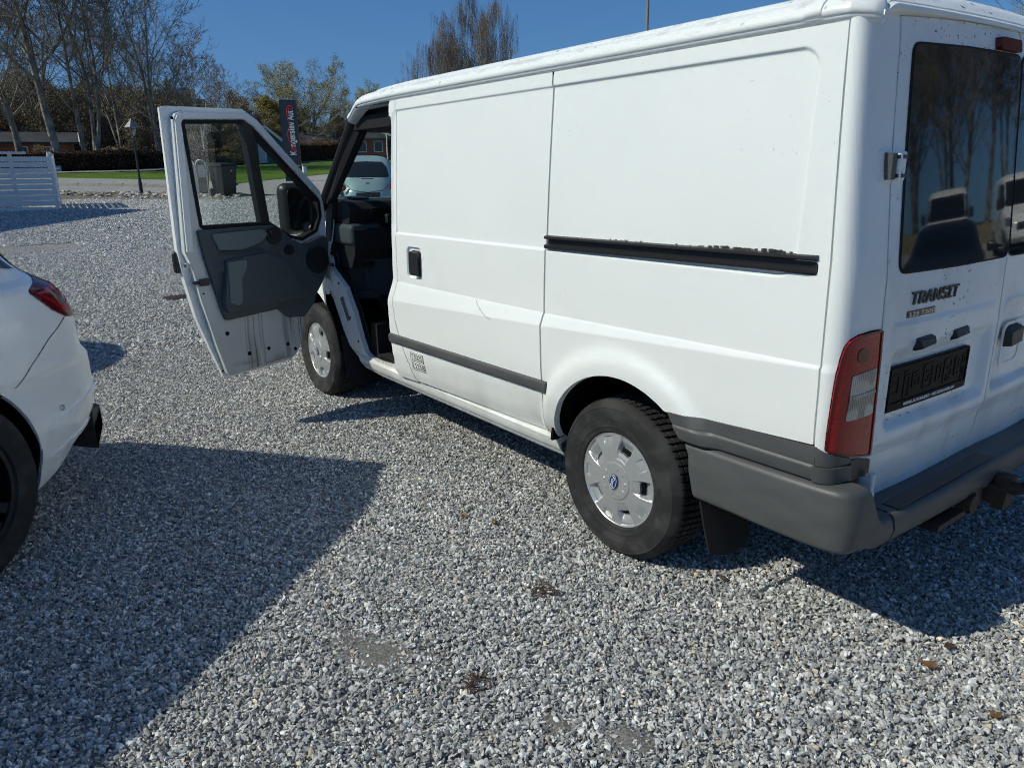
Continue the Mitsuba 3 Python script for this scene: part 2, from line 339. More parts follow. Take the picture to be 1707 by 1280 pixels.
def side_slab(x0, x1, z0=.32, z1=1.866, t=.03, xs=None):
    if xs is None: xs = np.unique(np.round(np.concatenate([np.arange(x0, x1, .014), [x1]]), 4))
    Z = np.stack([z_rows(x, z0, z1) for x in xs]); X = np.repeat(xs[:, None], Z.shape[1], 1)
    P = np.stack([X, y_side(X, Z), Z], -1)
    return as_man(grid_slab(P, np.array([0, 1., 0]), t))
ARCH = Point(-.05, .355).buffer(.408, 40).union(sbox(-.458, -.2, .358, .355))
# rear quarter
xs = np.unique(np.round(np.concatenate([np.arange(-.829, -.72, .014), np.arange(-.72, -.62, .005), np.arange(-.62, .405, .014), [.406]]), 4))
q = side_slab(0, 0, z0=.34, xs=xs)
q -= prism(ARCH, 'y', -.5, .3)
q -= prism(Polygon([(-.9, .2), (-.9, .722), (-.262, .690), (-.40, .40), (-.40, .2)]), 'y', -.5, .3)
q -= prism(sbox(.2, .2, .5, .402), 'y', -.5, .3)
XS_ = lambda z: np.interp(z, [.9, 1.25, 1.86], [-.832, -.823, -.783])
q -= prism(Polygon([(-1, .2)] + [(float(XS_(z)) + .006, z) for z in (.2, .9, 1.25, 1.5, 1.7, 1.9)] + [(-1, 1.9)]), 'y', -.5, .3)
q -= prism(rrect(-.784, 1.208, .6, 1.246, .012), 'y', -.06, .3)
part(VAN, 'rear_quarter_panel', q, 'white_paint', smooth=32)
# sliding door
q = side_slab(.416, 1.715, z0=.34)
DOOR2 = Polygon([(.416, .405), (.416, 1.9), (1.668, 1.9), (1.664, 1.2), (1.658, .84), (1.64, .72), (1.59, .60), (1.55, .50), (1.52, .405)])
q = q ^ prism(DOOR2, 'y', -.5, .3)
pocket = prism(rrect(1.403, .972, 1.553, 1.134, .028), 'y', -.03, .3)
q -= pocket
SD = part(VAN, 'sliding_door', q, 'white_paint', smooth=32)
cup = as_man(side_slab(0, 0, xs=np.linspace(1.39, 1.57, 10)).to_mesh() and as_tri(side_slab(0, 0, xs=np.linspace(1.38, 1.58, 10), t=.012)))
cup = (cup ^ prism(rrect(1.395, .962, 1.562, 1.142, .03), 'y', -.5, .3)).translate((0, -.030, 0))
part(SD, 'handle_cup', cup, 'white_paint', smooth=30)
part(SD, 'handle', hull([(x, y, z) for x, y, z in [(1.412, .006, .992), (1.488, .006, .992), (1.405, .006, 1.005), (1.495, .006, 1.005), (1.412, .006, 1.108), (1.488, .006, 1.112), (1.405, .006, 1.10), (1.495, .006, 1.10), (1.42, -.02, .985), (1.48, -.02, .985), (1.42, -.02, 1.118), (1.48, -.02, 1.118)]]), 'black_plastic', smooth=30)
def strip(x0, x1, z0, z1, out, n=60, rise=0., t=.02, tip0=True, tip1=True):
    """Moulding that follows the flank: rounded section, tapered ends."""
    xs = np.linspace(x0, x1, n); sec = np.linspace(0, 1, 9)
    P = []
    for x in xs:
        e = 1.0
        if tip0: e = min(e, ((x - x0) / .03 + .02) ** .5 if x - x0 < .03 else 1)
        if tip1: e = min(e, ((x1 - x) / .03 + .02) ** .5 if x1 - x < .03 else 1)
        z = z0 + (z1 - z0) * sec + rise * (x - x0) / (x1 - x0)
        bulge = out * e * np.sqrt(np.clip(1 - np.abs(2 * sec - 1) ** 4, 0, 1))
        P.append(np.stack([np.full(9, x), y_side(x, z) + bulge, z], -1))
    return grid_slab(np.array(P), np.array([0, 1., 0]), t)
part(SD, 'rub_strip', strip(.376, 1.672, .598, .652, .016, rise=0, tip0=False), 'bumper_plastic', smooth=40, label='dark grey rubbing strip low on the sliding door')
# small stickers with a black border and two lines of figures
def side_patch(x0, x1, z0, z1, off, t=.002):
    xs = np.linspace(x0, x1, 8); zs = np.linspace(z0, z1, 8); X, Z = np.meshgrid(xs, zs, indexing='ij')
    return grid_slab(np.stack([X, y_side(X, Z) + off, Z], -1), np.array([0, 1., 0]), t)
for (za, zb, txt) in ((.533, .580, 'T3025'), (.480, .526, 'L1158')):
    st = part(SD, 'sticker', side_patch(1.382, 1.508, za, zb, .0025), 'sticker_white')
    tm = meshkit.text_mesh(txt, .030, .001, bold=False); w = tm.bounds[1, 0] - tm.bounds[0, 0]
    v = tm.vertices; x = 1.501 - (v[:, 0] - tm.bounds[0, 0]) * (.112 / w); z = za + .0085 + v[:, 1]
    tm.vertices = np.stack([x, y_side(x, z) + .003 + v[:, 2], z], 1); tm.invert()
    fr = [side_patch(1.382, 1.508, zb - .002, zb, .0036), side_patch(1.382, 1.508, za, za + .002, .0036), side_patch(1.382, 1.384, za, zb, .0036), side_patch(1.506, 1.508, za, zb, .0036)]
    part(st, 'lettering', cat([tm] + fr), 'print_grey', label=f'black figures {txt} on a white sticker')
# scratch on the door skin
scr = tube([(x, float(y_side(x, z)) + .0002, z) for x, z in ((.90, .928), (.87, .905), (.845, .893), (.80, .872), (.756, .862))], .0011, 5)
part(SD, 'scratch', scr, 'bumper_plastic')
# rail of the sliding door
def rail_mesh():
    xs = np.linspace(-.782, .404, 40); sec = np.array([(.0, 1.204), (.009, 1.202), (.012, 1.207), (.012, 1.216), (.003, 1.220), (-.012, 1.222), (-.012, 1.236), (.004, 1.238), (.012, 1.242), (.012, 1.250), (.004, 1.2535), (0, 1.2535)])
    P = np.array([np.stack([np.full(len(sec), x), float(y_side(x, 1.19)) + sec[:, 0] * min(1, (x + .79) / .03 + .25), sec[:, 1] + .012 * (.4 - x) / 1.18 * .9], -1) for x in xs])
    return grid_slab(P, np.array([0, 1., 0]), .03)
part(VAN, 'door_rail', rail_mesh(), 'black_plastic', smooth=25, label='black slide rail along the rear flank')
r2 = np.random.default_rng(5); moss = []
for k in range(46):
    x = float(np.where(r2.random() < .8, r2.uniform(-.70, -.36), r2.uniform(-.36, .3))); s = r2.uniform(.0025, .0065) * (1.3 if x < -.4 else .6)
    m = trimesh.creation.icosahedron(); m.vertices = m.vertices * r2.uniform(.6, 1.2, (12, 1)) * [s * 1.6, .004, s * .7] + [x, float(y_side(x, 1.19)) + .003, 1.256 + .011 * (.4 - x) / 1.18 * .9 + s * .4]; moss.append(m)
def moss_fn(p, n, uv): return mikit.mix((.022, .024, .018), (.05, .048, .038), fbm(p, 90))
scene['moss'] = prin(mikit.proc(moss_fn), .95)
part(VAN, 'moss_tuft', cat(moss), 'moss', kind='stuff', label='moss and dirt grown along the slide rail')

# inner body behind the seams, wheel wells, floor
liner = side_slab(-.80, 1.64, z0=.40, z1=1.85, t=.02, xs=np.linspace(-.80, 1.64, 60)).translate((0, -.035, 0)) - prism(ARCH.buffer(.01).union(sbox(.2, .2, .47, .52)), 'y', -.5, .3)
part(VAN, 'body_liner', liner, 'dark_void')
def well(cx, x0, x1):
    g = np.linspace(math.radians(-8), math.radians(188), 40); R = .425
    sec = [(R - .012, -.004), (R, -.03), (R, -.36), (R - .06, -.38), (.0, -.38)]
    P = np.array([[(cx + r * math.cos(a), y, .355 + r * math.sin(a)) for r, y in sec] for a in g])
    return grid_slab(P, np.array([0, 0, 1.]) * 0 + np.array([0, 1e-3, 0]), 1)
def well_mesh(cx):
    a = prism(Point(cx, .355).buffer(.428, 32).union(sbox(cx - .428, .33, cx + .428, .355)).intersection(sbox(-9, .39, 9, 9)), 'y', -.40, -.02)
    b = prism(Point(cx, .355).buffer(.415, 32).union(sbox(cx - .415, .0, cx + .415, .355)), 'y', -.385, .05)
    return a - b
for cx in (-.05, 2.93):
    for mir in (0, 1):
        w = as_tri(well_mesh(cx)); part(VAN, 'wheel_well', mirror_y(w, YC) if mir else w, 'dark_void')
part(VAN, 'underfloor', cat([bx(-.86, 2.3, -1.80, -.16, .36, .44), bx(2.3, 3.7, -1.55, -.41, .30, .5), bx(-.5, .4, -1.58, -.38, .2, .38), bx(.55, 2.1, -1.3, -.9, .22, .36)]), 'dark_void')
ax_ = [tube([(0, -.2, .315), (0, -1.76, .315)], .04, 10), tube([(2.933, -.25, .3), (2.933, -1.71, .3)], .03, 8)]
part(VAN, 'axle', ax_[0], 'dark_void'); part(VAN, 'axle', ax_[1], 'dark_void')

# sill under the doors
def sill_mesh():
    xs = np.linspace(.362, 2.30, 60)
    sec = [(-.10, .315), (-.075, .325), (-.060, .345), (-.054, .365), (-.048, .385), (-.062, .394), (-.10, .397)]
    P = np.array([[(x, y, z + .012 * ss(2.05, 2.3, x)) for y, z in sec] for x in xs])
    return grid_slab(P, np.array([0, .6, .8]), .03)
s_ = sill_mesh(); part(VAN, 'sill', s_, 'white_paint', smooth=40); part(VAN, 'sill', mirror_y(s_, YC), 'white_paint', smooth=40)

# B pillar with the front door frame (white ring round the opening)
OPEN = Polygon([(1.712, 1.79), (1.712, .50), (1.735, .445), (1.80, .425), (2.05, .405), (2.14, .407), (2.20, .43), (2.26, .52), (2.335, .675), (2.44, .815), (2.58, .89), (2.67, .93), (2.69, 1.0), (2.662, 1.33), (2.59, 1.42), (2.23, 1.775), (2.17, 1.79)]).buffer(-.02, 6).buffer(.02, 6)
ring = Polygon([(1.673, 1.866), (1.669, 1.2), (1.663, .84), (1.645, .718), (1.595, .597), (1.556, .50), (1.526, .398), (2.05, .385), (2.24, .345), (2.36, .362), (2.51, .53), (2.64, .72), (2.76, .80), (2.76, 1.36), (2.68, 1.41), (2.25, 1.855)]).difference(OPEN).difference(Point(2.93, .355).buffer(.412, 40))
def y_frame(x, z): return np.where(np.asarray(x) < 1.74, y_side(x, z), np.interp(x, [1.74, 1.80, 2.8], [0, -.045, -.06]) + np.where(np.asarray(x) < 1.8, y_side(x, z), np.minimum(y_side(2.0, z), 0)))
def warp_panel(poly, yfn, t, res=.03):
    m = cs(poly).extrude(t).refine_to_length(res)
    m = as_tri(m); v = m.vertices; m.vertices = np.stack([v[:, 0], yfn(v[:, 0], v[:, 1]) - v[:, 2], v[:, 1]], 1)
    if m.volume < 0: m.invert()
    return m
white_part = ring.intersection(sbox(1.4, .3, 2.8, 1.0)).union(ring.intersection(sbox(1.4, .9, 1.75, 1.87)))
dark_part = ring.intersection(sbox(1.755, .985, 2.8, 1.9))
part(VAN, 'door_frame', warp_panel(white_part, y_frame, .06), 'white_paint', smooth=35)
part(VAN, 'front_pillar', warp_panel(dark_part, lambda x, z: y_frame(x, z) - .012 - .05 * ss(1.0, 1.8, z), .025), 'black_plastic', smooth=35)
# step of the pillar ring towards the cabin, B pillar inner
part(VAN, 'door_seal', warp_panel(OPEN.buffer(.004, 6).difference(OPEN.buffer(-.012, 6)).intersection(sbox(1, .3, 2.75, 1.0)), lambda x, z: y_frame(x, z) - .031, .022), 'black_rubber', smooth=35)
ms = strip(1.69 - .0, 1.7, .598, .652, .016)
part(VAN, 'pillar_strip', strip(1.64, 1.712, .596, .652, .014, n=16, tip0=False, tip1=False), 'bumper_plastic', smooth=40)
# plate with the paint code and screws on the wheel arch pillar
lab = Polygon([(2.40, .70), (2.47, .76), (2.43, .80), (2.36, .735)])
part(VAN, 'type_label', warp_panel(Polygon([(2.43, .60), (2.525, .735), (2.48, .752), (2.392, .612)]).buffer(.002), lambda x, z: y_frame(x, z) + .003, .002), 'trim_light')
part(VAN, 'type_label', cat([warp_panel(LineString([(2.435 + .0095 * k, .612 + .0145 * k), (2.402 + .0095 * k, .622 + .0145 * k)]).buffer(.0016), lambda x, z: y_frame(x, z) + .0045, .002) for k in range(9)]), 'trim_dark')
for (x, z) in ((2.53, .83), (2.39, .63), (2.29, .49)):
    part(VAN, 'plug', lathe([(0, .003), (.009, .003), (.010, -.004)], 14).apply_translation((x, float(y_frame(x, z)), z)), 'black_plastic', smooth=30)
# hinges of the front door
for z in (1.05, .80):
    part(VAN, 'door_hinge', cat([bx(2.655, 2.70, -.075, -.015, z - .035, z + .035, .008), tube([(2.652, -.03, z - .05), (2.652, -.03, z + .05)], .012, 10)]), 'white_paint', smooth=30)
part(VAN, 'door_check', cat([bx(2.57, 2.69, -.05, -.035, .935, .955)]), 'black_plastic')

# right flank, fender fronts, bonnet, windscreen (seen through the cabin and from other sides)
rs = (side_slab(-.829, 1.66, z0=.34, xs=np.linspace(-.829, 1.66, 60)) - prism(ARCH, 'y', -.5, .3) - prism(sbox(.2, .2, 1.7, .402), 'y', -.5, .3) - prism(Polygon([(-.9, .2), (-.9, .722), (-.262, .690), (-.40, .40), (-.40, .2)]), 'y', -.5, .3))
part(VAN, 'right_flank', mirror_y(rs, YC), 'white_paint', smooth=32)
rd = side_slab(1.67, 2.66, z0=.36, z1=1.85, xs=np.linspace(1.67, 2.66, 40))
WIN = Polygon([(1.76, 1.20), (2.36, 1.20), (2.60, 1.32), (2.58, 1.40), (2.20, 1.76), (1.76, 1.76)])
outl = Polygon([(1.67, .36), (2.28, .40), (2.42, .56), (2.66, .80), (2.66, 1.40), (2.25, 1.85), (1.67, 1.85)])
rd = (rd ^ prism(outl, 'y', -.5, .3)) - prism(WIN, 'y', -.5, .3) - prism(Point(2.93, .355).buffer(.412, 32), 'y', -.5, .3)
PD = part(VAN, 'passenger_door', mirror_y(rd, YC), 'white_paint', smooth=32)
part(PD, 'inner_trim', bx(1.72, 2.62, -1.90, -1.86, .45, 1.20, .015), 'trim_grey', smooth=30)
gl = warp_panel(WIN.buffer(.01), lambda x, z: y_side(x, z) - .015, .0005, .1); k = gl.triangles_center[:, 1] > (y_side(gl.triangles_center[:, 0], gl.triangles_center[:, 2]) - .01525); gl = trimesh.Trimesh(gl.vertices, gl.faces[k])
part(PD, 'pane', mirror_y(gl, YC), 'window_glass')
part(PD, 'mirror', cat([bx(2.42, 2.52, -2.24, -2.03, 1.16, 1.42, .04), tube([(2.50, -1.95, 1.2), (2.48, -2.08, 1.22)], .03)]), 'black_plastic', smooth=40)
nose = []
def nose_mesh():
    lv = [(.32, 3.70), (.45, 3.80), (.62, 3.82), (.80, 3.80), (.92, 3.70), (1.02, 3.50), (1.10, 3.22), (1.18, 2.98), (1.22, 2.86)]
    P = []
    for z, xf in lv:
        hw = .965 - .10 * ss(.8, 1.22, z); row = []
        for s in np.linspace(-1, 1, 41):
            a = abs(s); row.append((2.70 + (xf - 2.70) * (1 - a ** 5) ** .35 if a < 1 else 2.70, YC + hw * math.copysign(min(1, a * 1.04), s), z))
        P.append(row)
    P = np.array(P); m = grid_slab(P, np.array([1., 0, 0]), .04)
    return m
nm = as_man(nose_mesh()); cut = prism(Point(2.93, .355).buffer(.412, 32).union(sbox(2.52, 0, 3.342, .355)), 'y', -3, 1)
part(VAN, 'nose', nm - cut, 'white_paint', smooth=40)
part(VAN, 'bonnet', hull([(2.72, -.10, 1.20), (2.72, -1.86, 1.20), (2.9, -.2, 1.225), (2.9, -1.76, 1.225), (3.25, -.22, 1.12), (3.25, -1.74, 1.12), (2.72, -.2, 1.10), (3.2, -1.7, 1.05)]), 'white_paint', smooth=40)
part(VAN, 'front_bumper', bx(3.70, 3.87, -1.90, -.06, .30, .58, .07), 'bumper_plastic', smooth=40)
for y in (-.22, -1.74): part(VAN, 'headlight', hull([(3.68, y - .13, .74), (3.72, y + .13, .74), (3.50, y - .10, .98), (3.50, y + .10, .98), (3.79, y, .76), (3.62, y, .97)]), 'lamp_clear', smooth=40)
# roof
def z_roof(x, y):
    a = np.abs(y - YC); u = np.clip(a / .925, 0, 1)
    z = 2.005 - .05 * u ** 2 - .062 * ss(.86, 1.0, u) ** 1.5
    z = z - (.055 + .03 * (1 - u ** 2)) * ss(-.70, -.86, x) ** 2 - .015 * ss(1.6, 2.4, x) - .10 * ss(2.0, 2.62, x) ** 1.5
    return z
def roof_mesh():
    ys = np.unique(np.concatenate([np.linspace(-.105, -.2, 12), np.linspace(-.2, -1.76, 30), np.linspace(-1.76, -1.855, 12)]))
    xs = np.concatenate([[-.848, -.846, -.842, -.835, -.825, -.80, -.77], np.linspace(-.72, 1.9, 44), np.linspace(1.95, 2.62, 22)])
    X, Y = np.meshgrid(xs, ys, indexing='ij')
    a = np.abs(Y - YC) / .905; front = ss(1.9, 2.62, X)
    X2 = np.where(X > 1.9, 1.9 + (X - 1.9) * (1 - .50 * np.clip(a, 0, 1) ** 3), X)
    P = np.stack([X2, Y, np.maximum(z_roof(X, Y), np.where(X < 1.6, 1.885, 0))], -1)
    return grid_slab(P, np.array([0, 0, 1.]), .012)
RF = part(VAN, 'roof', roof_mesh(), 'white_paint', smooth=50)
def roof_edge(mir):
    """Rounded drip rail over the flank with its gutter."""
    xs = np.concatenate([np.linspace(-.845, -.78, 10), np.linspace(-.74, 2.0, 50), np.linspace(2.03, 2.285, 16)])
    P = []
    for x in xs:
        dip = float(-.015 * ss(1.6, 2.4, x) - .10 * ss(2.05, 2.34, x) ** 1.6 * .75); e = float(np.sqrt(np.clip((x + .845) / .07, 0.0, 1))); inn = .03 * float(ss(2.0, 2.29, x))
        sec = [(-.105, 1.868), (-.066, 1.872), (-.048, 1.884), (-.046, 1.898), (-.056, 1.914), (-.074, 1.928), (-.10, 1.938), (-.14, 1.946)]
        P.append([(x, -.115 + (y + .115) * (.15 + .85 * e) - inn, 1.868 + (z - 1.868) * (.35 + .65 * e) + dip) for y, z in sec])
    return grid_slab(np.array(P), np.array([0, .5, .86]), .012)
e_ = roof_edge(0)
part(VAN, 'roof_rail', e_, 'white_paint', smooth=50, label='grimy white drip rail along the roof edge'); part(VAN, 'roof_rail', mirror_y(e_, YC), 'white_paint', smooth=50)
part(VAN, 'gutter', bx(-.74, 2.14, -.10, -.064, 1.858, 1.870), 'black_rubber')
part(VAN, 'gutter', mirror_y(bx(-.74, 2.14, -.10, -.064, 1.858, 1.870), YC), 'black_rubber')
cl = roof_edge(0); 
cp = as_man(cl) ^ prism(sbox(-.705, 1.80, -.655, 2.1), 'y', -.3, .2)
part(VAN, 'rail_cover', moved(cp, (0, .003, .004)), 'white_paint', smooth=50)
# windscreen and surround
ws = [(2.30, -.13, 1.80), (2.57, -.55, 1.885), (2.60, YC, 1.89), (2.57, -1.41, 1.885), (2.30, -1.83, 1.80)]; wb = [(2.80, -.10, 1.30), (2.98, -.5, 1.25), (3.03, YC, 1.24), (2.98, -1.46, 1.25), (2.80, -1.86, 1.30)]
def loft2(a, b, n=24):
    from scipy.interpolate import CubicSpline
    t = np.linspace(0, 1, len(a)); s = np.linspace(0, 1, n); A = CubicSpline(t, np.array(a))(s); B = CubicSpline(t, np.array(b))(s)
    G = np.stack([A + (B - A) * k for k in np.linspace(0, 1, 6)], 0)
    i, j = np.meshgrid(np.arange(5), np.arange(n - 1), indexing='ij'); q_ = (i * n + j).ravel()
    return trimesh.Trimesh(G.reshape(-1, 3), np.vstack([np.stack([q_, q_ + 1, q_ + n + 1], 1), np.stack([q_, q_ + n + 1, q_ + n], 1)]), process=False)
WS = part(VAN, 'windscreen', loft2(ws, wb), 'window_glass', smooth=True)
part(WS, 'surround', cat([tube([np.array(ws[0]) + (0, .005, .03), np.array(wb[0]) + (0.01, .005, 0)], .024, 8), tube([np.array(ws[-1]) + (0, -.005, .03), np.array(wb[-1])], .034, 8), tube(np.array(wb), .03, 8)]), 'black_plastic', smooth=40)

part(VAN, 'front_pillar', hull([(2.31, -.125, 1.81), (2.80, -.10, 1.31), (2.23, -.155, 1.80), (2.62, -.13, 1.385), (2.68, -.10, 1.33), (2.31, -.16, 1.80), (2.78, -.13, 1.31), (2.24, -.17, 1.79), (2.62, -.15, 1.38)]), 'black_plastic')
# cabin
CAB = part(VAN, 'cabin_floor', cat([bx(1.62, 2.75, -1.86, -.34, .52, .56), bx(1.72, 2.12, -.36, -.10, .40, .43), bx(1.72, 2.12, -.375, -.345, .40, .56), bx(2.12, 2.2, -.36, -.10, .40, .62), bx(2.7, 2.75, -1.86, -.12, .5, 1.1)]), 'carpet')
part(VAN, 'bulkhead', bx(1.60, 1.63, -1.86, -.10, .42, 1.86), 'trim_dark')
part(VAN, 'headliner', bx(1.62, 2.42, -1.85, -.13, 1.745, 1.825, .01), 'black_rubber', smooth=30)
part(VAN, 'step_mat', bx(1.76, 2.10, -.30, -.085, .4305, .438), 'carpet')
# dashboard
def dash_mesh():
    prof = Polygon([(2.95, 1.27), (2.62, 1.285), (2.50, 1.27), (2.46, 1.22), (2.50, 1.14), (2.43, 1.10), (2.42, .98), (2.50, .86), (2.66, .84), (2.95, .9)]).buffer(-.015, 4).buffer(.03, 4).buffer(-.015, 4)
    return prism(prof, 'y', -1.85, -.14)
_part0 = part
def part(parent, name, mesh, bsdf, **k): return _part0(parent, name, moved(mesh, (0.0, 0, .065)), bsdf, **k)
D = part(VAN, 'dashboard', dash_mesh(), 'trim_dark', smooth=30)
part(D, 'lower_panel', cat([prism(smoothp([(2.33, 1.10), (2.36, 1.115), (2.50, 1.12), (2.56, 1.0), (2.52, .84), (2.40, .85), (2.35, .95)], .008), 'y', -1.2, -.45)]), 'trim_dark', smooth=30)
# tray with cup holder at the door end
tray = as_man(bx(2.44, 2.80, -.35, -.12, 1.00, 1.135, .03)) - m3.Manifold.cylinder(.2, .048, .042, 24).translate((2.50, -.25, 1.06)) - m3.Manifold.cylinder(.2, .035, .03, 24).translate((2.68, -.22, 1.06)) - as_man(bx(2.58, 2.78, -.32, -.28, 1.10, 1.2, .02))
part(D, 'cup_tray', tray, 'trim_grey', smooth=30)
part(D, 'vent_horn', hull([(2.56, -.18, 1.13), (2.70, -.18, 1.13), (2.56, -.34, 1.13), (2.70, -.34, 1.13), (2.58, -.22, 1.29), (2.70, -.22, 1.30), (2.58, -.33, 1.29), (2.70, -.33, 1.30)]), 'trim_dark', smooth=30)
side = as_man(hull([(2.46, -.16, 1.0), (2.78, -.16, 1.0), (2.52, -.18, .66), (2.76, -.18, .66), (2.46, -.44, 1.0), (2.78, -.44, 1.0), (2.50, -.44, .62), (2.76, -.44, .62)]))
side -= as_man(bx(2.40, 2.60, -.30, -.10, .70, .90, .02))
part(D, 'door_pocket', side, 'trim_grey', smooth=30)
kn = as_man(bx(2.36, 2.56, -.80, -.48, .70, 1.0, .03)) - m3.Manifold.sphere(.085, 24).translate((2.36, -.60, .93))
part(D, 'knee_panel', kn, 'trim_grey', smooth=30)
part(D, 'bottle_holder', lathe([(.0, .70), (.060, .70), (.070, .72), (.074, .84), (.066, .84), (.06, .74), (0, .73)], 24, 'z').apply_translation((2.38, -.50, 0)), 'trim_light', smooth=40)
part(D, 'switch_panel', cat([bx(2.40, 2.47, -1.10, -.36, 1.13, 1.19, .01)] + [bx(2.385, 2.41, y - .018, y + .018, 1.14, 1.18, .004) for y in (-.42, -.47, -.74, -.79, -.84)]), 'black_plastic', smooth=30)
part(D, 'dial', cat([trimesh.creation.cylinder(.035, .02, sections=24).apply_transform(trimesh.transformations.rotation_matrix(math.pi / 2, (0, 1, 0))).apply_translation((2.455, y, 1.225)) for y in (-.50, -.60)]), 'black_gloss', smooth=30)
part(D, 'air_vent', cat([bx(2.45, 2.50, -.40, -.28, 1.16 + .016 * k, 1.166 + .016 * k) for k in range(5)]), 'black_plastic')
part = _part0
g = np.linspace(0, 2 * np.pi, 41); tilt = math.radians(60)
wc, wr = np.array([2.23, -.535, 1.27]), .195
circ = wc + wr * (np.cos(g)[:, None] * np.array([0, 1, 0]) + np.sin(g)[:, None] * np.array([math.cos(tilt), 0, math.sin(tilt)]))
SW = part(VAN, 'steering_wheel', tube(circ, .016, 10, cap=False), 'black_plastic', smooth=True)
part(SW, 'hub', cat([bx(2.22, 2.30, -.61, -.46, 1.20, 1.31, .025), tube([wc, wc + (.28, 0, -.16)], .04), tube([wc + (0, -.19, 0), wc + (.02, .0, -.02), wc + (0, .19, 0)], .02)]), 'black_plastic', smooth=30)
for y in (-.45, -1.25):
    S = part(VAN, 'seat', bx(1.72, 2.16, y - .27, y + .20, .74, .92, .05), 'carpet', smooth=40)
    part(S, 'backrest', hull([(1.64, y - .25, .9), (1.64, y + .18, .9), (1.78, y - .25, .9), (1.78, y + .18, .9), (1.62, y - .2, 1.5), (1.62, y + .13, 1.5), (1.70, y - .2, 1.5), (1.70, y + .13, 1.5)]), 'carpet', smooth=40)
    part(S, 'base', bx(1.74, 2.06, y - .24, y + .17, .55, .75), 'trim_grey')
for k, y in enumerate((-.36, -.50, -.62)):
    P_ = part(VAN, 'pedal', bx(2.50, 2.53, y - .04, y + .04, .64, .74, .01), 'black_plastic')
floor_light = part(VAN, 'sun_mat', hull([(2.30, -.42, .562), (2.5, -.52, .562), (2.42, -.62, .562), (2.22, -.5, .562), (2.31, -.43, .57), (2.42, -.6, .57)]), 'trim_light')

# ---------------------------------------------------------------- open front door: s from the hinge, z up, n outwards
TH = math.radians(102.5); DE = np.array([math.cos(TH), math.sin(TH), 0]); DN = np.array([math.cos(TH - math.pi / 2), math.sin(TH - math.pi / 2), 0]); DO = np.array([2.66, -.06, 0])
def dmap(s, n, z):
    s = np.asarray(s, float) * .965
    s, n, z = np.broadcast_arrays(np.asarray(s, float), np.asarray(n, float), np.asarray(z, float))
    return DO + s[..., None] * DE + n[..., None] * DN + z[..., None] * np.array([0, 0, 1.])
def dplate(poly, n0, n1, res=None, bulge=None):
    m = cs(poly).extrude(n1 - n0)
    if res: m = m.refine_to_length(res)
    m = as_tri(m); v = m.vertices; n = n0 + v[:, 2]
    if bulge is not None: n = n + bulge(v[:, 0], v[:, 1], v[:, 2] / (n1 - n0))
    m.vertices = dmap(v[:, 0], n, v[:, 1])
    if m.volume < 0: m.invert()
    return m
def dbox(s0, s1, n0, n1, z0, z1, r=.005):
    m = bx(s0, s1, n0, n1, z0, z1, r); v = m.vertices; m.vertices = dmap(v[:, 0], v[:, 1], v[:, 2])
    if m.volume < 0: m.invert()
    return m
INNER = Polygon([(.955, 1.79), (.935, 1.822), (.895, 1.838), (.50, 1.845), (.44, 1.81), (.03, 1.40), (.012, 1.30), (.012, 1.14), (.045, .98), (.13, .80), (.235, .66), (.265, .50), (.29, .44), (.33, .395), (.80, .358), (.815, .375), (.865, .56), (.925, .83), (.95, 1.0), (.985, 1.10)])
OUTER = Polygon([(1.0, 1.852), (.97, 1.862), (.50, 1.868), (.415, 1.815), (.015, 1.41), (-.005, 1.30), (0, 1.12), (.035, .96), (.12, .78), (.225, .64), (.255, .48), (.30, .40), (.33, .362), (.80, .335), (.822, .35), (.88, .52), (.945, .72), (.992, .98), (1.005, 1.12)])
GLASS = smoothp([(.905, 1.786), (.535, 1.80), (.478, 1.765), (.05, 1.345), (.045, 1.25), (.085, 1.16), (.20, 1.113), (.29, 1.135), (.43, 1.222), (.872, 1.222)], .02)
bul = lambda s, z, t: .022 * np.exp(-((z - .9) / .6) ** 2) * t
FD = part(VAN, 'front_door', as_man(dplate(INNER.difference(GLASS), 0, .045)), 'door_inner_paint', smooth=30, label='open front door with grey inner trim and streaked bare metal below')
part(FD, 'outer_skin', dplate(OUTER.difference(GLASS.buffer(.012)), .0455, .060, .06, bul), 'white_paint', smooth=30)
lip = INNER.buffer(-.0).difference(INNER.buffer(-.020))
part(FD, 'raised_frame', dplate(INNER.buffer(-.008).difference(INNER.buffer(-.045)).intersection(sbox(.0, 1.1, 1.2, 2.0)).difference(GLASS.buffer(.012)), -.012, .001), 'white_paint', smooth=30)
part(FD, 'window_seal', dplate(GLASS.buffer(.007).difference(GLASS.buffer(-.013)), -.006, .062), 'black_rubber', smooth=30)
DIV = Polygon([(.545, 1.84), (.485, 1.84), (.424, 1.20), (.482, 1.20)]).intersection(GLASS)
part(FD, 'division_bar', dplate(DIV, -.008, .046), 'black_plastic')
def dpane(poly, n):
    m = dplate(poly, n, n + .001); c_ = (m.triangles_center - DO) @ DN; k = c_ < n + .0002
    return trimesh.Trimesh(m.vertices, m.faces[k])
part(FD, 'pane', dpane(GLASS.intersection(sbox(.0, 1.0, 1.2, 2)).difference(Polygon([(0, 1), (.45, 1), (.455, 1.21), (.51, 1.81), (.5, 2), (0, 2)])), .03), 'window_glass')
part(FD, 'quarter_pane', dpane(GLASS.intersection(Polygon([(0, 1), (.45, 1), (.455, 1.21), (.51, 1.81), (.5, 2), (0, 2)])), .033), 'window_glass')
TRIM = smoothp([(.905, 1.214), (.43, 1.216), (.38, 1.20), (.297, 1.123), (.222, 1.085), (.13, 1.11), (.052, 1.13), (.022, 1.10), (.03, 1.0), (.058, .899), (.155, .773), (.175, .713), (.253, .638), (.369, .648), (.44, .712), (.797, .692), (.815, .745), (.885, 1.068)], .012)
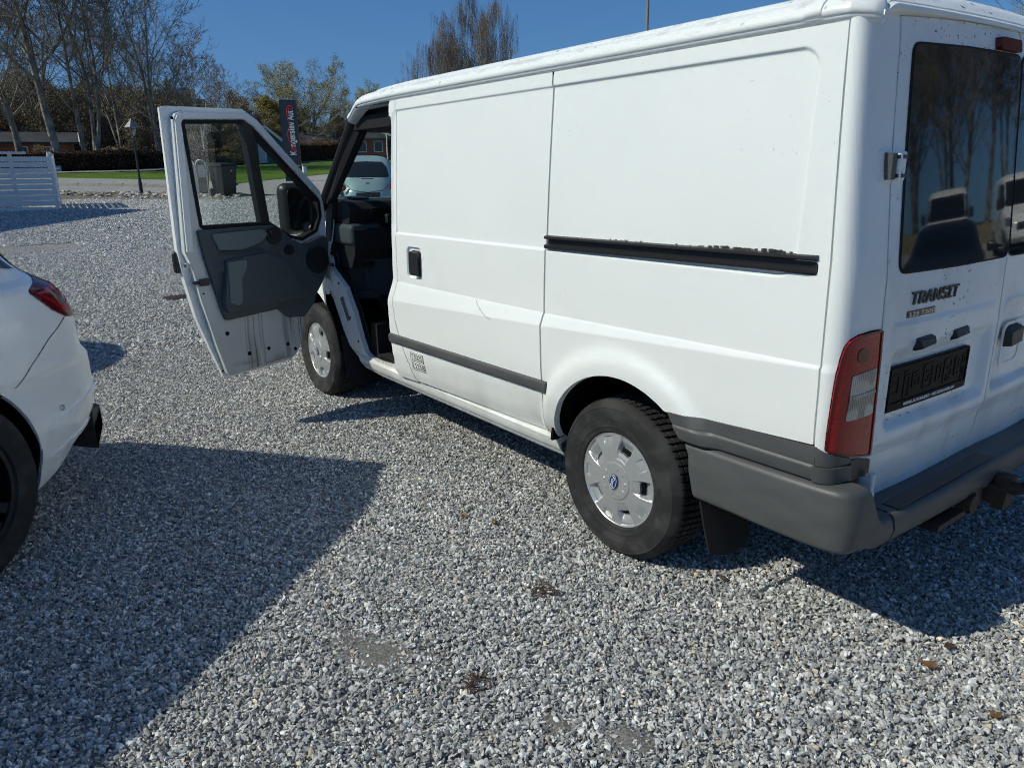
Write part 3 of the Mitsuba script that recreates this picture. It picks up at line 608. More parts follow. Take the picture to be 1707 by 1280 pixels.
def trim_relief(s, z, t):
    pocket_low = .030 * ss(.80, .77, s) * ss(.40, .48, s) * ss(.72, .75, z) * ss(.97, .94, z)
    swell = .020 * np.exp(-((s - .16) / .14) ** 2 - ((z - .9) / .2) ** 2)
    crescent = -.016 * ss(1.06, 1.09, z - .25 * (s - .64) ** 2 + .0) * ss(.80, .77, s) * ss(.47, .50, s) * ss(1.19, 1.17, z)
    shelf = .022 * ss(1.05, 1.0, z) * ss(.98, 1.02, z + .03) * ss(.86, .8, s) * ss(.40, .5, s)
    return -(pocket_low + swell + crescent + shelf) * (1 - t)
TR = part(FD, 'door_trim', dplate(TRIM, -.030, .002, .016, trim_relief), 'trim_grey', smooth=40)
part(TR, 'arm_rest', dplate(smoothp([(.835, 1.19), (.50, 1.195), (.47, 1.165), (.52, 1.125), (.66, 1.088), (.80, 1.10)], .012), -.046, -.026), 'trim_light', smooth=30)
pk = dplate(smoothp([(.775, 1.04), (.50, 1.06), (.40, 1.02), (.30, .86), (.235, .80), (.26, .77), (.42, .76), (.80, .745), (.815, .80)], .02), -.060, -.028, .02, lambda s, z, t: -.02 * (1 - t) * ss(.72, .80, z) * ss(1.05, .9, z))
PK = part(TR, 'map_pocket', pk, 'trim_grey', smooth=35)
part(PK, 'pull_grip', dplate(smoothp([(.775, 1.03), (.655, 1.035), (.66, .99), (.70, .93), (.71, .80), (.735, .775), (.79, .80)], .012), -.086, -.055), 'trim_light', smooth=30)
def ddisc(s, z, r, n0, n1, k=28): return dplate(Point(s, z).buffer(r, k), n0, n1)
part(TR, 'speaker_grille', cat([ddisc(.130, .985, .085, -.056, -.020)] + [dplate(Point(.130, .985).buffer(r + .003, 24).difference(Point(.130, .985).buffer(r - .003, 24)), -.060, -.05) for r in (.08, .066, .052, .038, .024)]), 'trim_dark', smooth=30)
H = part(TR, 'handle_bezel', ddisc(.425, 1.155, .052, -.044, -.02), 'trim_dark', smooth=30)
part(H, 'door_handle', dplate(smoothp([(.46, 1.185), (.40, 1.175), (.395, 1.15), (.42, 1.135), (.462, 1.15)], .006), -.066, -.04), 'black_plastic', smooth=30)
part(TR, 'mirror_switch', cat([ddisc(.330, 1.062, .030, -.052, -.02), ddisc(.330, 1.062, .017, -.066, -.05)]), 'black_plastic', smooth=30)
for (s, z, r) in ((.788, .611, .0125), (.656, .466, .0125), (.519, .474, .0115), (.379, .477, .0115), (.325, .437, .0115), (.845, .395, .006), (.905, .86, .006), (.948, 1.15, .006), (.958, 1.80, .008)):
    part(FD, 'plug_hole', ddisc(s, z, r, -.0015, .001, 12), 'dark_void')
part(FD, 'latch', cat([dbox(.868, .925, -.018, .02, .905, .945, .004), dbox(.925, .955, -.002, .02, .915, .935, .003)]), 'black_plastic')
part(FD, 'outer_handle', dbox(.88, 1.022, .061, .098, .98, 1.10, .015), 'black_plastic', smooth=40)
part(FD, 'edge_stop', cat([dbox(.968, .990, -.006, .022, 1.015, 1.04, .004)]), 'steel', smooth=30)
M_ = part(FD, 'mirror', as_man(dbox(.015, .235, .10, .215, 1.135, 1.455, .05)), 'black_plastic', smooth=40, label='black door mirror seen through the quarter pane')
part(M_, 'mirror_arm', tube([dmap(.07, .04, 1.17), dmap(.09, .10, 1.18), dmap(.11, .15, 1.2)], [.045, .04, .035], 12), 'black_plastic', smooth=40)
part(M_, 'mirror_glass', dplate(rrect(.030, 1.165, .215, 1.425, .04), .094, .102), 'car_glass')

# ---------------------------------------------------------------- wheels
def tyre_mesh(R, r_in, w, n=560, pitch=70):
    """Sidewall y = 0 outwards (+), tread to -w; blocks cut into the tread."""
    prof = [(r_in, -.012), (r_in + .010, -.002), (r_in + .025, .0), (r_in + .030, .0035), (r_in + .034, .0035), (r_in + .038, .0025), (r_in + .062, .006), (r_in + .064, .0075), (r_in + .067, .0075), (r_in + .069, .0065), (R - .05, .008), (R - .034, .005), (R - .032, .0065), (R - .029, .006), (R - .026, .002), (R - .012, -.010), (R - .004, -.022)]
    tread = [(R, -.03), (R, -.046), (R - .009, -.0465), (R - .009, -.0525), (R + .001, -.053), (R + .0015, -.085), (R - .009, -.0855), (R - .009, -.0925), (R + .002, -.093), (R + .002, -w / 2 - .012), (R - .009, -w / 2 - .0115)]
    half = prof + tread; full = half + [(r, -w - y) for r, y in half[::-1]]
    P = np.array(full); g = np.arange(n) * 2 * np.pi / n
    A = np.broadcast_to(g[None], (len(P), n)); Rr = np.broadcast_to(P[:, 0][:, None], A.shape).copy(); Y = np.broadcast_to(P[:, 1][:, None], A.shape)
    k = (np.arange(n) % (n // pitch) == 0)[None] | np.zeros_like(A, bool)
    sh = (np.arange(n)[None] + np.round((Y + w / 2) * 40).astype(int)) % (n // pitch) < 1.5
    zone = (Y < -.004) & (Y > -w + .004) & (P[:, 0][:, None] > R - .02)
    Rr = np.where(sh & zone, np.minimum(Rr, R - .003 - .005 * (Y < -.03)), Rr)
    V = np.stack([Rr * np.cos(A), Y, Rr * np.sin(A)], -1).reshape(-1, 3)
    m_ = len(P); i, j = np.meshgrid(np.arange(m_ - 1), np.arange(n), indexing='ij')
    q_ = np.stack([i * n + j, i * n + (j + 1) % n, (i + 1) * n + (j + 1) % n, (i + 1) * n + j], -1).reshape(-1, 4)
    return trimesh.Trimesh(V, np.vstack([q_[:, [0, 1, 2]], q_[:, [0, 2, 3]]]), process=False)
def hubcap_grid(R=.196):
    rr = np.concatenate([np.linspace(.0005, .074, 10), [.076, .078], np.linspace(.082, .125, 16), [.1265, .128], np.linspace(.130, .186, 22), [.188, .191, .194, R, R + .001]])
    n = 360; g = np.arange(n) * 2 * np.pi / n; RR, G = np.meshgrid(rr, g, indexing='ij')
    a5 = np.mod(G - math.radians(2) + math.pi / 5, 2 * math.pi / 5) - math.pi / 5
    h = .016 - .018 * (RR / R) ** 2 + .004 * ss(.079, .075, RR)
    side = RR * np.abs(a5)
    hw = .024 + .12 * (RR - .085)
    inn = ss(.092, .100, RR + .35 * np.abs(a5) * RR * .3) 
    pocket = ss(hw + .004, hw - .004, side) * inn * ss(.188, .183, RR)
    depth = np.where(RR < .127, .003 + .005 * ss(.10, .126, RR), .030 - .024 * ss(.128, .182, RR))
    h = h - pocket * depth
    b5 = np.mod(G - math.radians(2 + 36) + math.pi / 5, 2 * math.pi / 5) - math.pi / 5
    fac = ss(.0245, .0225, RR * np.abs(b5)) * ss(.140, .143, RR) * ss(.181, .178, RR)
    h = h - fac * .006 * ss(.135, .18, RR)
    a10 = np.mod(G + math.pi / 10, 2 * math.pi / 10) - math.pi / 10
    h = h + .003 * ss(.0065, .003, np.hypot(RR - .058, RR * a10))
    h = np.where(RR > .187, h + .004 * ss(.187, .191, RR) - .016 * ss(.194, .197, RR), h)
    V = np.stack([RR * np.cos(G), h, RR * np.sin(G)], -1); nr = len(rr)
    i, j = np.meshgrid(np.arange(nr - 1), np.arange(n), indexing='ij')
    q_ = np.stack([i * n + j, i * n + (j + 1) % n, (i + 1) * n + (j + 1) % n, (i + 1) * n + j], -1).reshape(-1, 4)
    m = trimesh.Trimesh(V.reshape(-1, 3), np.vstack([q_[:, [0, 2, 1]], q_[:, [0, 3, 2]]]), process=False)
    return m
def slot_mesh(k):
    a0 = math.radians(2 + 72 * k); P = []
    for r, h in ((.124, .0), (.130, -.011), (.1385, -.0165)):
        hw = (.0185 + .1 * (r - .085)) / r; P.append([(r * math.cos(a0 + t), h + .0, r * math.sin(a0 + t)) for t in np.linspace(-hw, hw, 10)])
    P = np.array(P); P[..., 1] += .004
    return grid_slab(P, np.array([0, 1., 0]), .004)
tyre0, cap0 = tyre_mesh(.326, .190, .205), hubcap_grid()
slots0 = [slot_mesh(k) for k in range(5)]
cap_ply, tyre_ply = mikit.ply(cap0, 'silver_paint', smooth=28), mikit.ply(tyre0, 'tyre_rubber', smooth=32)
slot_ply = [mikit.ply(s, 'dark_void') for s in slots0]
emb = m3.CrossSection.circle(1, 40).scale((.033, .022)).extrude(.004).rotate((90, 0, 0)).translate((0, .027, 0))
em_ply = mikit.ply(emb, 'badge_blue', smooth=30)
def script_mesh():
    tm = meshkit.text_mesh('Ford', .017, .0012); b = tm.bounds; v = tm.vertices - [(b[0, 0] + b[1, 0]) / 2, (b[0, 1] + b[1, 1]) / 2, 0]
    sl = v[:, 0] + .25 * v[:, 1]; sc = .044 / (b[1, 0] - b[0, 0]); tm.vertices = np.stack([-sl * sc, .0272 + v[:, 2], v[:, 1]], 1); tm.invert()
    ring = m3.CrossSection.circle(1, 40).scale((.0305, .0195)) - m3.CrossSection.circle(1, 40).scale((.029, .0182)); return cat([tm, as_tri(ring.extrude(.0014).rotate((90, 0, 0)).translate((0, .0282, 0)))])
sc_ply = mikit.ply(script_mesh(), 'ink_white')
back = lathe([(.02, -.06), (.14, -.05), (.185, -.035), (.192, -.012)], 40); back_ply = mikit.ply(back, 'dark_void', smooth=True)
def wheel(x, left, spin):
    M = T().translate([x, -.040 if left else 2 * YC + .040, .320]) @ (T() if left else T().rotate([0, 0, 1], 180)) @ T().rotate([0, 1, 0], spin)
    MC = M @ T().translate([0, -.012, 0])
    W = part(VAN, 'wheel', {**tyre_ply, 'to_world': M}, None)
    h = part(W, 'hubcap', {**cap_ply, 'to_world': MC}, None)
    for s in slot_ply: part(W, 'vent_slot', {**s, 'to_world': MC}, None)
    part(W, 'rim', {**back_ply, 'to_world': M}, None)
    part(W, 'emblem', {**em_ply, 'to_world': MC}, None, label='blue oval emblem with white script'); part(W, 'emblem_script', {**sc_ply, 'to_world': MC}, None)
wheel(0, True, -104); wheel(2.933, True, -40); wheel(0, False, 20); wheel(2.933, False, 50)
def flap(x, z0, z1, y0=-.26, y1=-.03):
    P = np.array([[(x - .08 * (1 - t) ** 1.5 - .02 * math.sin(u * 3.1), y0 + (y1 - y0) * u, z0 + (z1 - z0) * t + .02 * (1 - t) * (1 - math.sin(math.pi * u))) for u in np.linspace(0, 1, 8)] for t in np.linspace(0, 1, 8)])
    return grid_slab(P, np.array([1., 0, 0]), .008)
for x, z0, z1 in ((-.39, .185, .56), (2.50, .17, .50)):
    f_ = flap(x, z0, z1); part(VAN, 'mud_flap', f_, 'black_rubber', smooth=40); part(VAN, 'mud_flap', mirror_y(f_, YC), 'black_rubber', smooth=40)
# ---------------------------------------------------------------- rear corner, rear doors, bumper
def x_rear(z, y):
    return np.interp(z, [.40, .46, .68, .97, 1.2, 1.83, 1.88, 1.91, 1.935], [-.896, -.903, -.912, -.914, -.908, -.852, -.845, -.836, -.812]) + .022 * ((np.asarray(y) - YC) / .78) ** 2
def corner(t, z, off=0.):
    """Plan curve of the rear corner from the flank (t = 0) to the door seam (t = 1)."""
    t, z = np.broadcast_arrays(np.asarray(t, float), np.asarray(z, float))
    xs_ = XS_(z); ys = y_side(xs_, z); yE = np.interp(z, [.4, .6, 1.0, 1.5, 1.9], [-.245, -.225, -.205, -.205, -.232]) + 0 * z
    S = np.stack([xs_, ys], -1); E = np.stack([x_rear(z, yE), yE], -1)
    k = .028
    c1 = S + np.array([-1., 0]) * (np.abs(E[..., :1] - S[..., :1]) * .98); c2 = E + np.array([0, 1.]) * .125
    tt = t[..., None]
    P = (1 - tt) ** 3 * S + 3 * (1 - tt) ** 2 * tt * c1 + 3 * (1 - tt) * tt ** 2 * c2 + tt ** 3 * E
    D = 3 * (1 - tt) ** 2 * (c1 - S) + 6 * (1 - tt) * tt * (c2 - c1) + 3 * tt ** 2 * (E - c2)
    N = np.stack([D[..., 1], -D[..., 0]], -1); N = N / (np.linalg.norm(N, axis=-1, keepdims=True) + 1e-9)
    P = P + N * np.asarray(off)[..., None] if np.ndim(off) else P + N * off
    return np.concatenate([P, z[..., None]], -1), np.concatenate([N, 0 * z[..., None]], -1)
_T, _Z = np.meshgrid(np.linspace(0, 1, 40), np.linspace(.60, 1.868, 80), indexing='ij')
P_, N_ = corner(_T, _Z); pillar = as_man(grid_slab(P_, N_, .02))
def tlamp_outline():
    # (t, z): curved outer edge towards the flank, straight along the door seam
    return [(1, 1.047), (.8, 1.048), (.62, 1.045), (.46, 1.034), (.36, 1.014), (.30, .980), (.25, .90), (.215, .80), (.19, .708), (.4, .695), (.7, .674), (1, .655)]
def corner_patch(poly, n0, n1, res=.012, sc=.22):
    p = Polygon([(t * sc, z) for t, z in poly]) if not hasattr(poly, 'geom_type') else poly
    m = cs(p).extrude(n1 - n0).refine_to_length(res); m = as_tri(m); v = m.vertices
    P, _ = corner(np.clip(v[:, 0] / sc, 0, 1), v[:, 1], n0 + v[:, 2]); m.vertices = P
    if m.volume < 0: m.invert()
    return m
lampo = Polygon([(t * .22, z) for t, z in tlamp_outline()]).buffer(-.006).buffer(.006)
part(VAN, 'corner_pillar', corner_patch(Polygon([(0, .715), (0, 1.889), (.22, 1.889), (.22, .64), (.12, .68)]).difference(lampo.buffer(.003)), -.03, 0, .011), 'white_paint', smooth=40)
pm = corner_patch(Polygon([(0, .715), (0, 1.889), (.22, 1.889), (.22, .64), (.12, .68)]), -.03, 0, .05)
part(VAN, 'corner_pillar', mirror_y(pm, YC), 'white_paint', smooth=40)
TL = part(VAN, 'tail_lamp', corner_patch(lampo, -.02, .006), 'lamp_red', smooth=40, label='red tail lamp with a clear middle section')
clear = Polygon([(.55 * .22, .930), (.95 * .22, .938), (.95 * .22, .795), (.50 * .22, .795)]).buffer(-.006).buffer(.006)
part(TL, 'clear_section', corner_patch(clear, .004, .0085), 'lamp_clear', smooth=25)
part(TL, 'divider', corner_patch(Polygon([(.53 * .22, .868), (.95 * .22, .872), (.95 * .22, .862), (.525 * .22, .856)]), .007, .011), 'lamp_clear')
part(TL, 'rim', corner_patch(lampo.difference(lampo.buffer(-.005)), -.005, .009), 'lamp_dark_red', smooth=40)
part(TL, 'bulb', corner_patch(Point(.70 * .22, .985).buffer(.022), .004, .008), 'lamp_dark_red', smooth=40)
tm_ = mirror_y(corner_patch(lampo, -.02, .008), YC); part(VAN, 'tail_lamp', tm_, 'lamp_red', smooth=40)
# doors
def door_relief(y, z):
    a = np.where(y > YC, y, 2 * YC - y)                                   # mirrored
    left = y > YC
    crease = -.004 * ss(1.052, 1.046, z) * ss(-.95, -.93, a) * ss(-.265, -.285, a) * ss(.99, 1.03, z)
    # recess for the number plate, below a sloping ledge
    ins = ss(-.278, -.315, a) * ss(-.955, -.925, a)
    top = .985
    rec = np.where(left, ins * ss(top, top - .065, z) * ss(.705, .745, z) * .026, 0)
    fold = .014 * ss(.69, .63, z) + .016 * ss(.66, .45, z)
    return rec + fold + crease + .007 * ss(-.945, -.978, a) * 0
def rear_door_mesh():
    ys = np.unique(np.concatenate([np.linspace(-.195, -.33, 16), np.linspace(-.33, -.92, 40), np.linspace(-.92, -.977, 10)])); zs = np.unique(np.concatenate([np.linspace(.468, .62, 12), np.linspace(.62, .76, 20), np.linspace(.76, .91, 8), np.linspace(.91, 1.06, 24), np.linspace(1.06, 1.87, 26), np.linspace(1.88, 1.935, 9)]))
    Y, Z = np.meshgrid(ys, zs, indexing='ij')
    return as_man(grid_slab(np.stack([x_rear(Z, Y) + door_relief(Y, Z), Y, Z], -1), np.array([-1., 0, 0]), .03))
zt = lambda y: 1.887 + .026 * (1 - ((y - YC) / .74) ** 2)
seam = [(y, zt(y)) for y in np.linspace(-.236, -.9765, 14)]
DP = Polygon([(-.2475, .47), (-.232, .60), (-.212, 1.0), (-.212, 1.5), (-.236, 1.86)] + seam + [(-.9765, .474)]).buffer(-.012, 5).buffer(.012, 5)
dm = rear_door_mesh() ^ prism(DP, 'x', -1.2, -.5)
RD = part(VAN, 'rear_door', dm, 'rear_paint', smooth=30)
RD2 = part(VAN, 'rear_door', mirror_y(dm, YC), 'rear_paint', smooth=30)
part(VAN, 'rear_liner', bx(-.80, -.79, -1.75, -.21, .45, 1.86), 'dark_void') if False else None
def rear_patch(poly, n0, n1, res=.03, relief=True, mir=False):
    m = cs(poly).extrude(n1 - n0).refine_to_length(res); m = as_tri(m); v = m.vertices
    x = x_rear(v[:, 1], v[:, 0]) + (door_relief(v[:, 0], v[:, 1]) if relief else 0) - (n0 + v[:, 2]); m.vertices = np.stack([x, v[:, 0], v[:, 1]], 1)
    if m.volume < 0: m.invert()
    return m
WINP = smoothp([(-.270, 1.205), (-.278, 1.50), (-.298, 1.822), (-.60, 1.833), (-.973, 1.836), (-.973, 1.205), (-.6, 1.202)], .028)
for d_, mir in ((RD, False), (RD2, True)):
    w = rear_patch(WINP, .001, .005, .05); part(d_, 'window', mirror_y(w, YC) if mir else w, 'rear_glass', smooth=40)
    sl = rear_patch(WINP.buffer(.006).difference(WINP.buffer(-.010)), .0005, .0035, .05); part(d_, 'window_seal', mirror_y(sl, YC) if mir else sl, 'black_rubber')
_zs = np.linspace(.48, 1.90, 60); _xs = x_rear(_zs, YC) + door_relief(np.full_like(_zs, YC + .01), _zs)
part(RD, 'centre_seal', prism(Polygon(np.concatenate([np.stack([_xs + .010, _zs], 1), np.stack([_xs + .026, _zs], 1)[::-1]])), 'y', -.990, -.970), 'black_rubber')
part(RD, 'inner_frame', prism(Polygon(np.concatenate([np.stack([_xs + .075, _zs], 1), np.stack([_xs + .085, _zs], 1)[::-1]])), 'y', -1.72, -.24), 'dark_void')
BR = part(RD, 'brake_lamp', rear_patch(rrect(-.935, 1.843, -.785, 1.880, .010), -.002, .020, .02), 'lamp_dark_red', smooth=30, label='dark red high brake lamp')
# lettering
def rear_text(txt, h, y0, z0, n, width, depth=.004, italic=0., bold=True):
    tm = meshkit.text_mesh(txt, h, depth, bold); b = tm.bounds; v = tm.vertices - [b[0, 0], b[0, 1], 0]; s = width / (b[1, 0] - b[0, 0]); hh = h / (b[1, 1] - b[0, 1])
    zz = v[:, 1] * hh; yy = y0 - (v[:, 0] * s + italic * zz)
    x = x_rear(z0 + zz, yy) + door_relief(yy, z0 + zz) - n - v[:, 2]; tm.vertices = np.stack([x, yy, z0 + zz], 1)
    if tm.volume < 0: tm.invert()
    return tm
part(RD, 'model_badge', rear_text('TRANSIT', .040, -.345, 1.101, .001, .285, .005, .18), 'badge_dark', smooth=False, label='dark raised letters reading TRANSIT')
EB = part(RD, 'engine_badge', rear_patch(rrect(-.497, 1.064, -.336, 1.084, .002), .0, .003), 'badge_dark')
part(EB, 'badge_letters', rear_text('125 T300', .013, -.342, 1.0675, .003, .148, .0015), 'chrome', label='small letters reading 125 T300')
# ledge lamps and number plate holder
for y in (-.455, -.690):
    m = hull([(-.872, y + .05, .962), (-.872, y - .05, .966), (-.925, y + .042, .964), (-.925, y - .042, .970), (-.918, y + .046, .985), (-.918, y - .046, .990), (-.90, y + .045, .995), (-.90, y - .045, .998), (-.895, y + .03, .950), (-.895, y - .03, .954)])
    part(RD, 'plate_lamp', m, 'black_plastic', smooth=30)
NP = part(RD, 'plate_holder', rear_patch(rrect(-.818, .766, -.306, .912, .008), -.004, .012, .03), 'plate_black', smooth=30, label='empty black number plate holder')
ribs = []; rr_ = np.random.default_rng(21)
for y, w_, h_ in ((-.345, .05, .07), (-.415, .035, .09), (-.47, .05, .05), (-.545, .06, .085), (-.615, .035, .06), (-.675, .055, .085), (-.74, .035, .07), (-.785, .02, .09)):
    zc = .848 + rr_.uniform(-.006, .006)
    ribs.append(rear_patch(rrect(y - w_ / 2, zc - h_ / 2, y + w_ / 2, zc + h_ / 2, .008).difference(rrect(y - w_ / 2 + .008, zc - h_ / 2 + .008, y + w_ / 2 - .008, zc + h_ / 2 - .008, .004)), .011, .014, .05))
    for q_ in range(3):
        z2 = zc + rr_.uniform(-.03, .03); y2 = y + rr_.uniform(-.012, .012); ribs.append(rear_patch(rrect(y2 - .012, z2 - .003, y2 + .012, z2 + .003, .001), .011, .0145, .05))
ribs.append(rear_patch(rrect(-.814, .770, -.310, .908, .006).difference(rrect(-.808, .794, -.316, .902, .006)), .011, .016, .05))
part(NP, 'rib', cat(ribs), 'plate_black', kind='stuff')
part(NP, 'web_address', rear_text('WWW.AUTOHUSET-VESTERGAARD.DK', .0105, -.40, .7775, .0175, .33, .0012), 'ink_white', label='white web address along the lower edge')
_ys = np.linspace(-.10, 2 * YC + .10, 60); _zd = zt(np.where(_ys > YC, _ys, 2 * YC - _ys)) + .004
_hd = np.stack([np.stack([x_rear(np.full_like(_ys, 1.9), _ys) + .004, _ys, np.where(np.abs(_ys - YC) > .735, 1.885, np.minimum(_zd, 1.915))], -1), np.stack([np.full_like(_ys, -.832), _ys, np.maximum(z_roof(np.full_like(_ys, -.83), _ys), 1.886) + .002], -1)], 0)
part(VAN, 'roof_header', grid_slab(_hd, np.array([-1., 0, 0]), .02), 'white_paint', smooth=40)
# hinges
for z in (1.50,):
    c0, n0_ = corner(np.array([.93]), np.array([z])); hx, hy = c0[0][0], c0[0][1]
    HG = part(VAN, 'rear_hinge', corner_patch(rrect(.80 * .22, z - .046, .22, z + .046, .012), -.005, .005), 'white_paint', smooth=40)
    part(HG, 'hinge_cover', hull([(hx - .004, hy + .020, z - .036), (hx - .004, hy + .020, z + .036), (hx - .024, hy + .014, z - .034), (hx - .024, hy + .014, z + .034), (hx - .026, hy - .006, z - .034), (hx - .026, hy - .006, z + .034), (hx - .004, hy - .010, z - .036), (hx - .004, hy - .010, z + .036)]), 'bumper_plastic', smooth=30)
    part(HG, 'hinge_pin', cat([tube([(hx - .022, hy - .022, z - .034), (hx - .022, hy - .022, z + .034)], .010, 12)]), 'white_paint', smooth=40)
    for z_ in (z + .025, z - .025): part(HG, 'hinge_arm', bx(hx - .03, hx - .002, hy - .06, hy - .01, z_ - .005, z_ + .005), 'black_plastic')
    part(HG, 'hinge_plate', bx(hx - .020, hx + .012, hy - .075, hy - .030, z - .040, z + .040, .006), 'white_paint', smooth=30)
zl = .575
HL = part(VAN, 'rear_hinge', cat([tube([(-.918, -.208, .54), (-.918, -.208, .60)], .0085, 14), tube([(-.918, -.208, .597), (-.918, -.208, .606)], .0125, 14), tube([(-.918, -.208, .568), (-.918, -.208, .572)], .0105, 14), tube([(-.918, -.208, .534), (-.918, -.208, .545)], .0115, 14), bx(-.917, -.88, -.222, -.20, .552, .59)]), 'sticker_white', smooth=30, label='white lower hinge of the rear door')
# right door handle
part(RD2, 'door_handle', hull([(-.905, -1.055, .872), (-.905, -1.185, .882), (-.938, -1.075, .875), (-.938, -1.165, .883), (-.935, -1.07, .925), (-.935, -1.17, .935), (-.905, -1.06, .94), (-.905, -1.18, .945)]), 'black_plastic', smooth=30)
part(RD2, 'handle_recess', rear_patch(rrect(-1.215, .80, -1.04, .96, .03).difference(rrect(-1.205, .81, -1.05, .95, .03)), -.002, .003, .05), 'rear_paint', smooth=30)
# dirt smears beside the plate
r3 = np.random.default_rng(9)
# ------------------------------------------------ cladding and bumper
def bump_path(s):
    """Plan path of the bumper from the wheel arch (0) round the corner to the middle of the rear (1): returns x, y, outward normal."""
    pts = np.array([(-.30, .0), (-.50, .003), (-.70, .003), (-.84, -.002), (-.91, -.010), (-.948, -.030), (-.966, -.070), (-.973, -.15), (-.981, -.30), (-.989, -.60), (-.993, -.98)])
    from scipy.interpolate import CubicSpline, PchipInterpolator
    d = np.r_[0, np.cumsum(np.linalg.norm(np.diff(pts, axis=0), axis=1))]; d /= d[-1]
    cx, cy = PchipInterpolator(d, pts[:, 0]), PchipInterpolator(d, pts[:, 1])
    P = np.stack([cx(s), cy(s)], -1); D = np.stack([cx(np.clip(s + .004, 0, 1)) - cx(np.clip(s - .004, 0, 1)), cy(np.clip(s + .004, 0, 1)) - cy(np.clip(s - .004, 0, 1))], -1); D /= np.linalg.norm(D, axis=1, keepdims=True)
    N = np.stack([D[:, 1], -D[:, 0]], -1); return P, N
def bumper_mesh(mir):
    ss_ = np.unique(np.concatenate([np.linspace(0, .38, 40), np.linspace(.38, .62, 90), np.linspace(.62, 1, 40)])); P, N = bump_path(ss_); L = []
    for (x, y), (nx, ny) in zip(P, N):
        k = float(ss(-.105, -.20, y)) if x < -.93 else 0.
        zt_ = .600 + (.478 - .600) * k + (.012 * ss(-.5, -.98, y) if x < -.93 else 0)
        zb = .402 - .004 * float(ss(-.45, -.9, x)) - .02 * k
        off = [(-.055, zb + .004), (-.030, zb - .004), (-.014, zb + .002), (-.006, zb + .016), (.004, zb + .5 * (zt_ - zb)), (-.002, zt_ - .022), (-.007, zt_ - .010), (-.016, zt_ - .002), (-.030, zt_), (-.05 - .07 * k, zt_ + .001), (-.06 - .09 * k, zt_ - .01)]
        L.append([(x + nx * o, y + ny * o, z) for o, z in off])
    G = np.array(L); v = G.reshape(-1, 3); m, n = G.shape[:2]
    return grid_slab(G, np.concatenate([N[:, None, :] * np.ones((1, n, 1)), np.zeros((m, n, 1))], -1), .02)
b_ = bumper_mesh(0)
cutx = prism(Point(-.05, .355).buffer(.412, 40), 'y', -1, 1)
bm_ = as_man(b_) - prism(Polygon([(-.0, .2), (-.0, .75), (-.258, .75), (-.385, .56), (-.415, .38), (-.42, .2)]), 'y', -.3, .2)
BU = part(VAN, 'rear_bumper', bm_, 'bumper_plastic', smooth=42, label='grey plastic rear bumper, scuffed')
part(VAN, 'rear_bumper', mirror_y(bm_, YC), 'bumper_plastic', smooth=42)
part(BU, 'joint', (bm_ ^ as_man(bx(-1.2, -.90, -.257, -.2515, .3, .7))).translate((-.0015, 0, .0015)), 'black_rubber')
part(BU, 'tread_plate', hull([(-.968, -.30, .4795), (-.978, -.96, .4915), (-.915, -.30, .4795), (-.92, -.96, .4915), (-.968, -.30, .4812), (-.978, -.96, .4932), (-.915, -.30, .4812), (-.92, -.96, .4932)]), 'black_plastic')
# upper cladding strip between arch and tail lamp
CO = np.array([(.600, -.02), (.603, .004), (.610, .012), (.645, .014), (.652, .010), (.657, .006), (.661, .009), (.700, .007), (.722, .003), (.726, -.02)])
def clad_side():
    xs = np.unique(np.concatenate([np.linspace(-.838, -.27, 70)])); G = [[(x, float(y_side(x, z)) * 1.0 + o, z) for z, o in CO] for x in xs]
    return grid_slab(np.array(G), np.array([0, 1., 0]), .03)
cm = as_man(clad_side()) - prism(Polygon([(-.0, .2), (-.0, .75), (-.268, .75), (-.36, .60), (-.37, .5)]), 'y', -.4, .2) - prism(Polygon([(-.2, .8), (-.2, .692), (-.262, .693), (-.9, .716), (-1.2, .71), (-1.2, .8)]), 'y', -.6, .3)
part(VAN, 'cladding_strip', cm, 'bumper_plastic', smooth=42); part(VAN, 'cladding_strip', mirror_y(cm, YC), 'bumper_plastic', smooth=42)
part(VAN, 'cladding_strip', corner_patch(Polygon([(0, .712), (.19 * .22, .703), (.4 * .22, .692), (.66 * .22, .673), (.66 * .22, .657), (0, .657)]), -.03, .0075, .012), 'bumper_plastic', smooth=42)
part(VAN, 'cladding_strip', corner_patch(Polygon([(0, .6545), (.66 * .22, .6545), (.66 * .22, .603), (0, .603)]), -.03, .0135, .012), 'bumper_plastic', smooth=42)
part(VAN, 'hinge_cover', corner_patch(smoothp([(.665 * .22, .668), (.80 * .22, .662), (1.04 * .22, .640), (1.04 * .22, .596), (.665 * .22, .596)], .004), -.02, .008, .012), 'black_plastic', smooth=40)
part(VAN, 'rear_valance', cat([bx(-.88, -.86, -1.76, -.2, .40, .475), bx(-.86, -.84, -1.76, -.2, .44, .50)]), 'dark_void')
part(VAN, 'inner_corner', as_man(corner_patch(Polygon([(0, .40), (0, .72), (.22, .72), (.22, .40)]), -.06, -.05, .04)), 'dark_void')
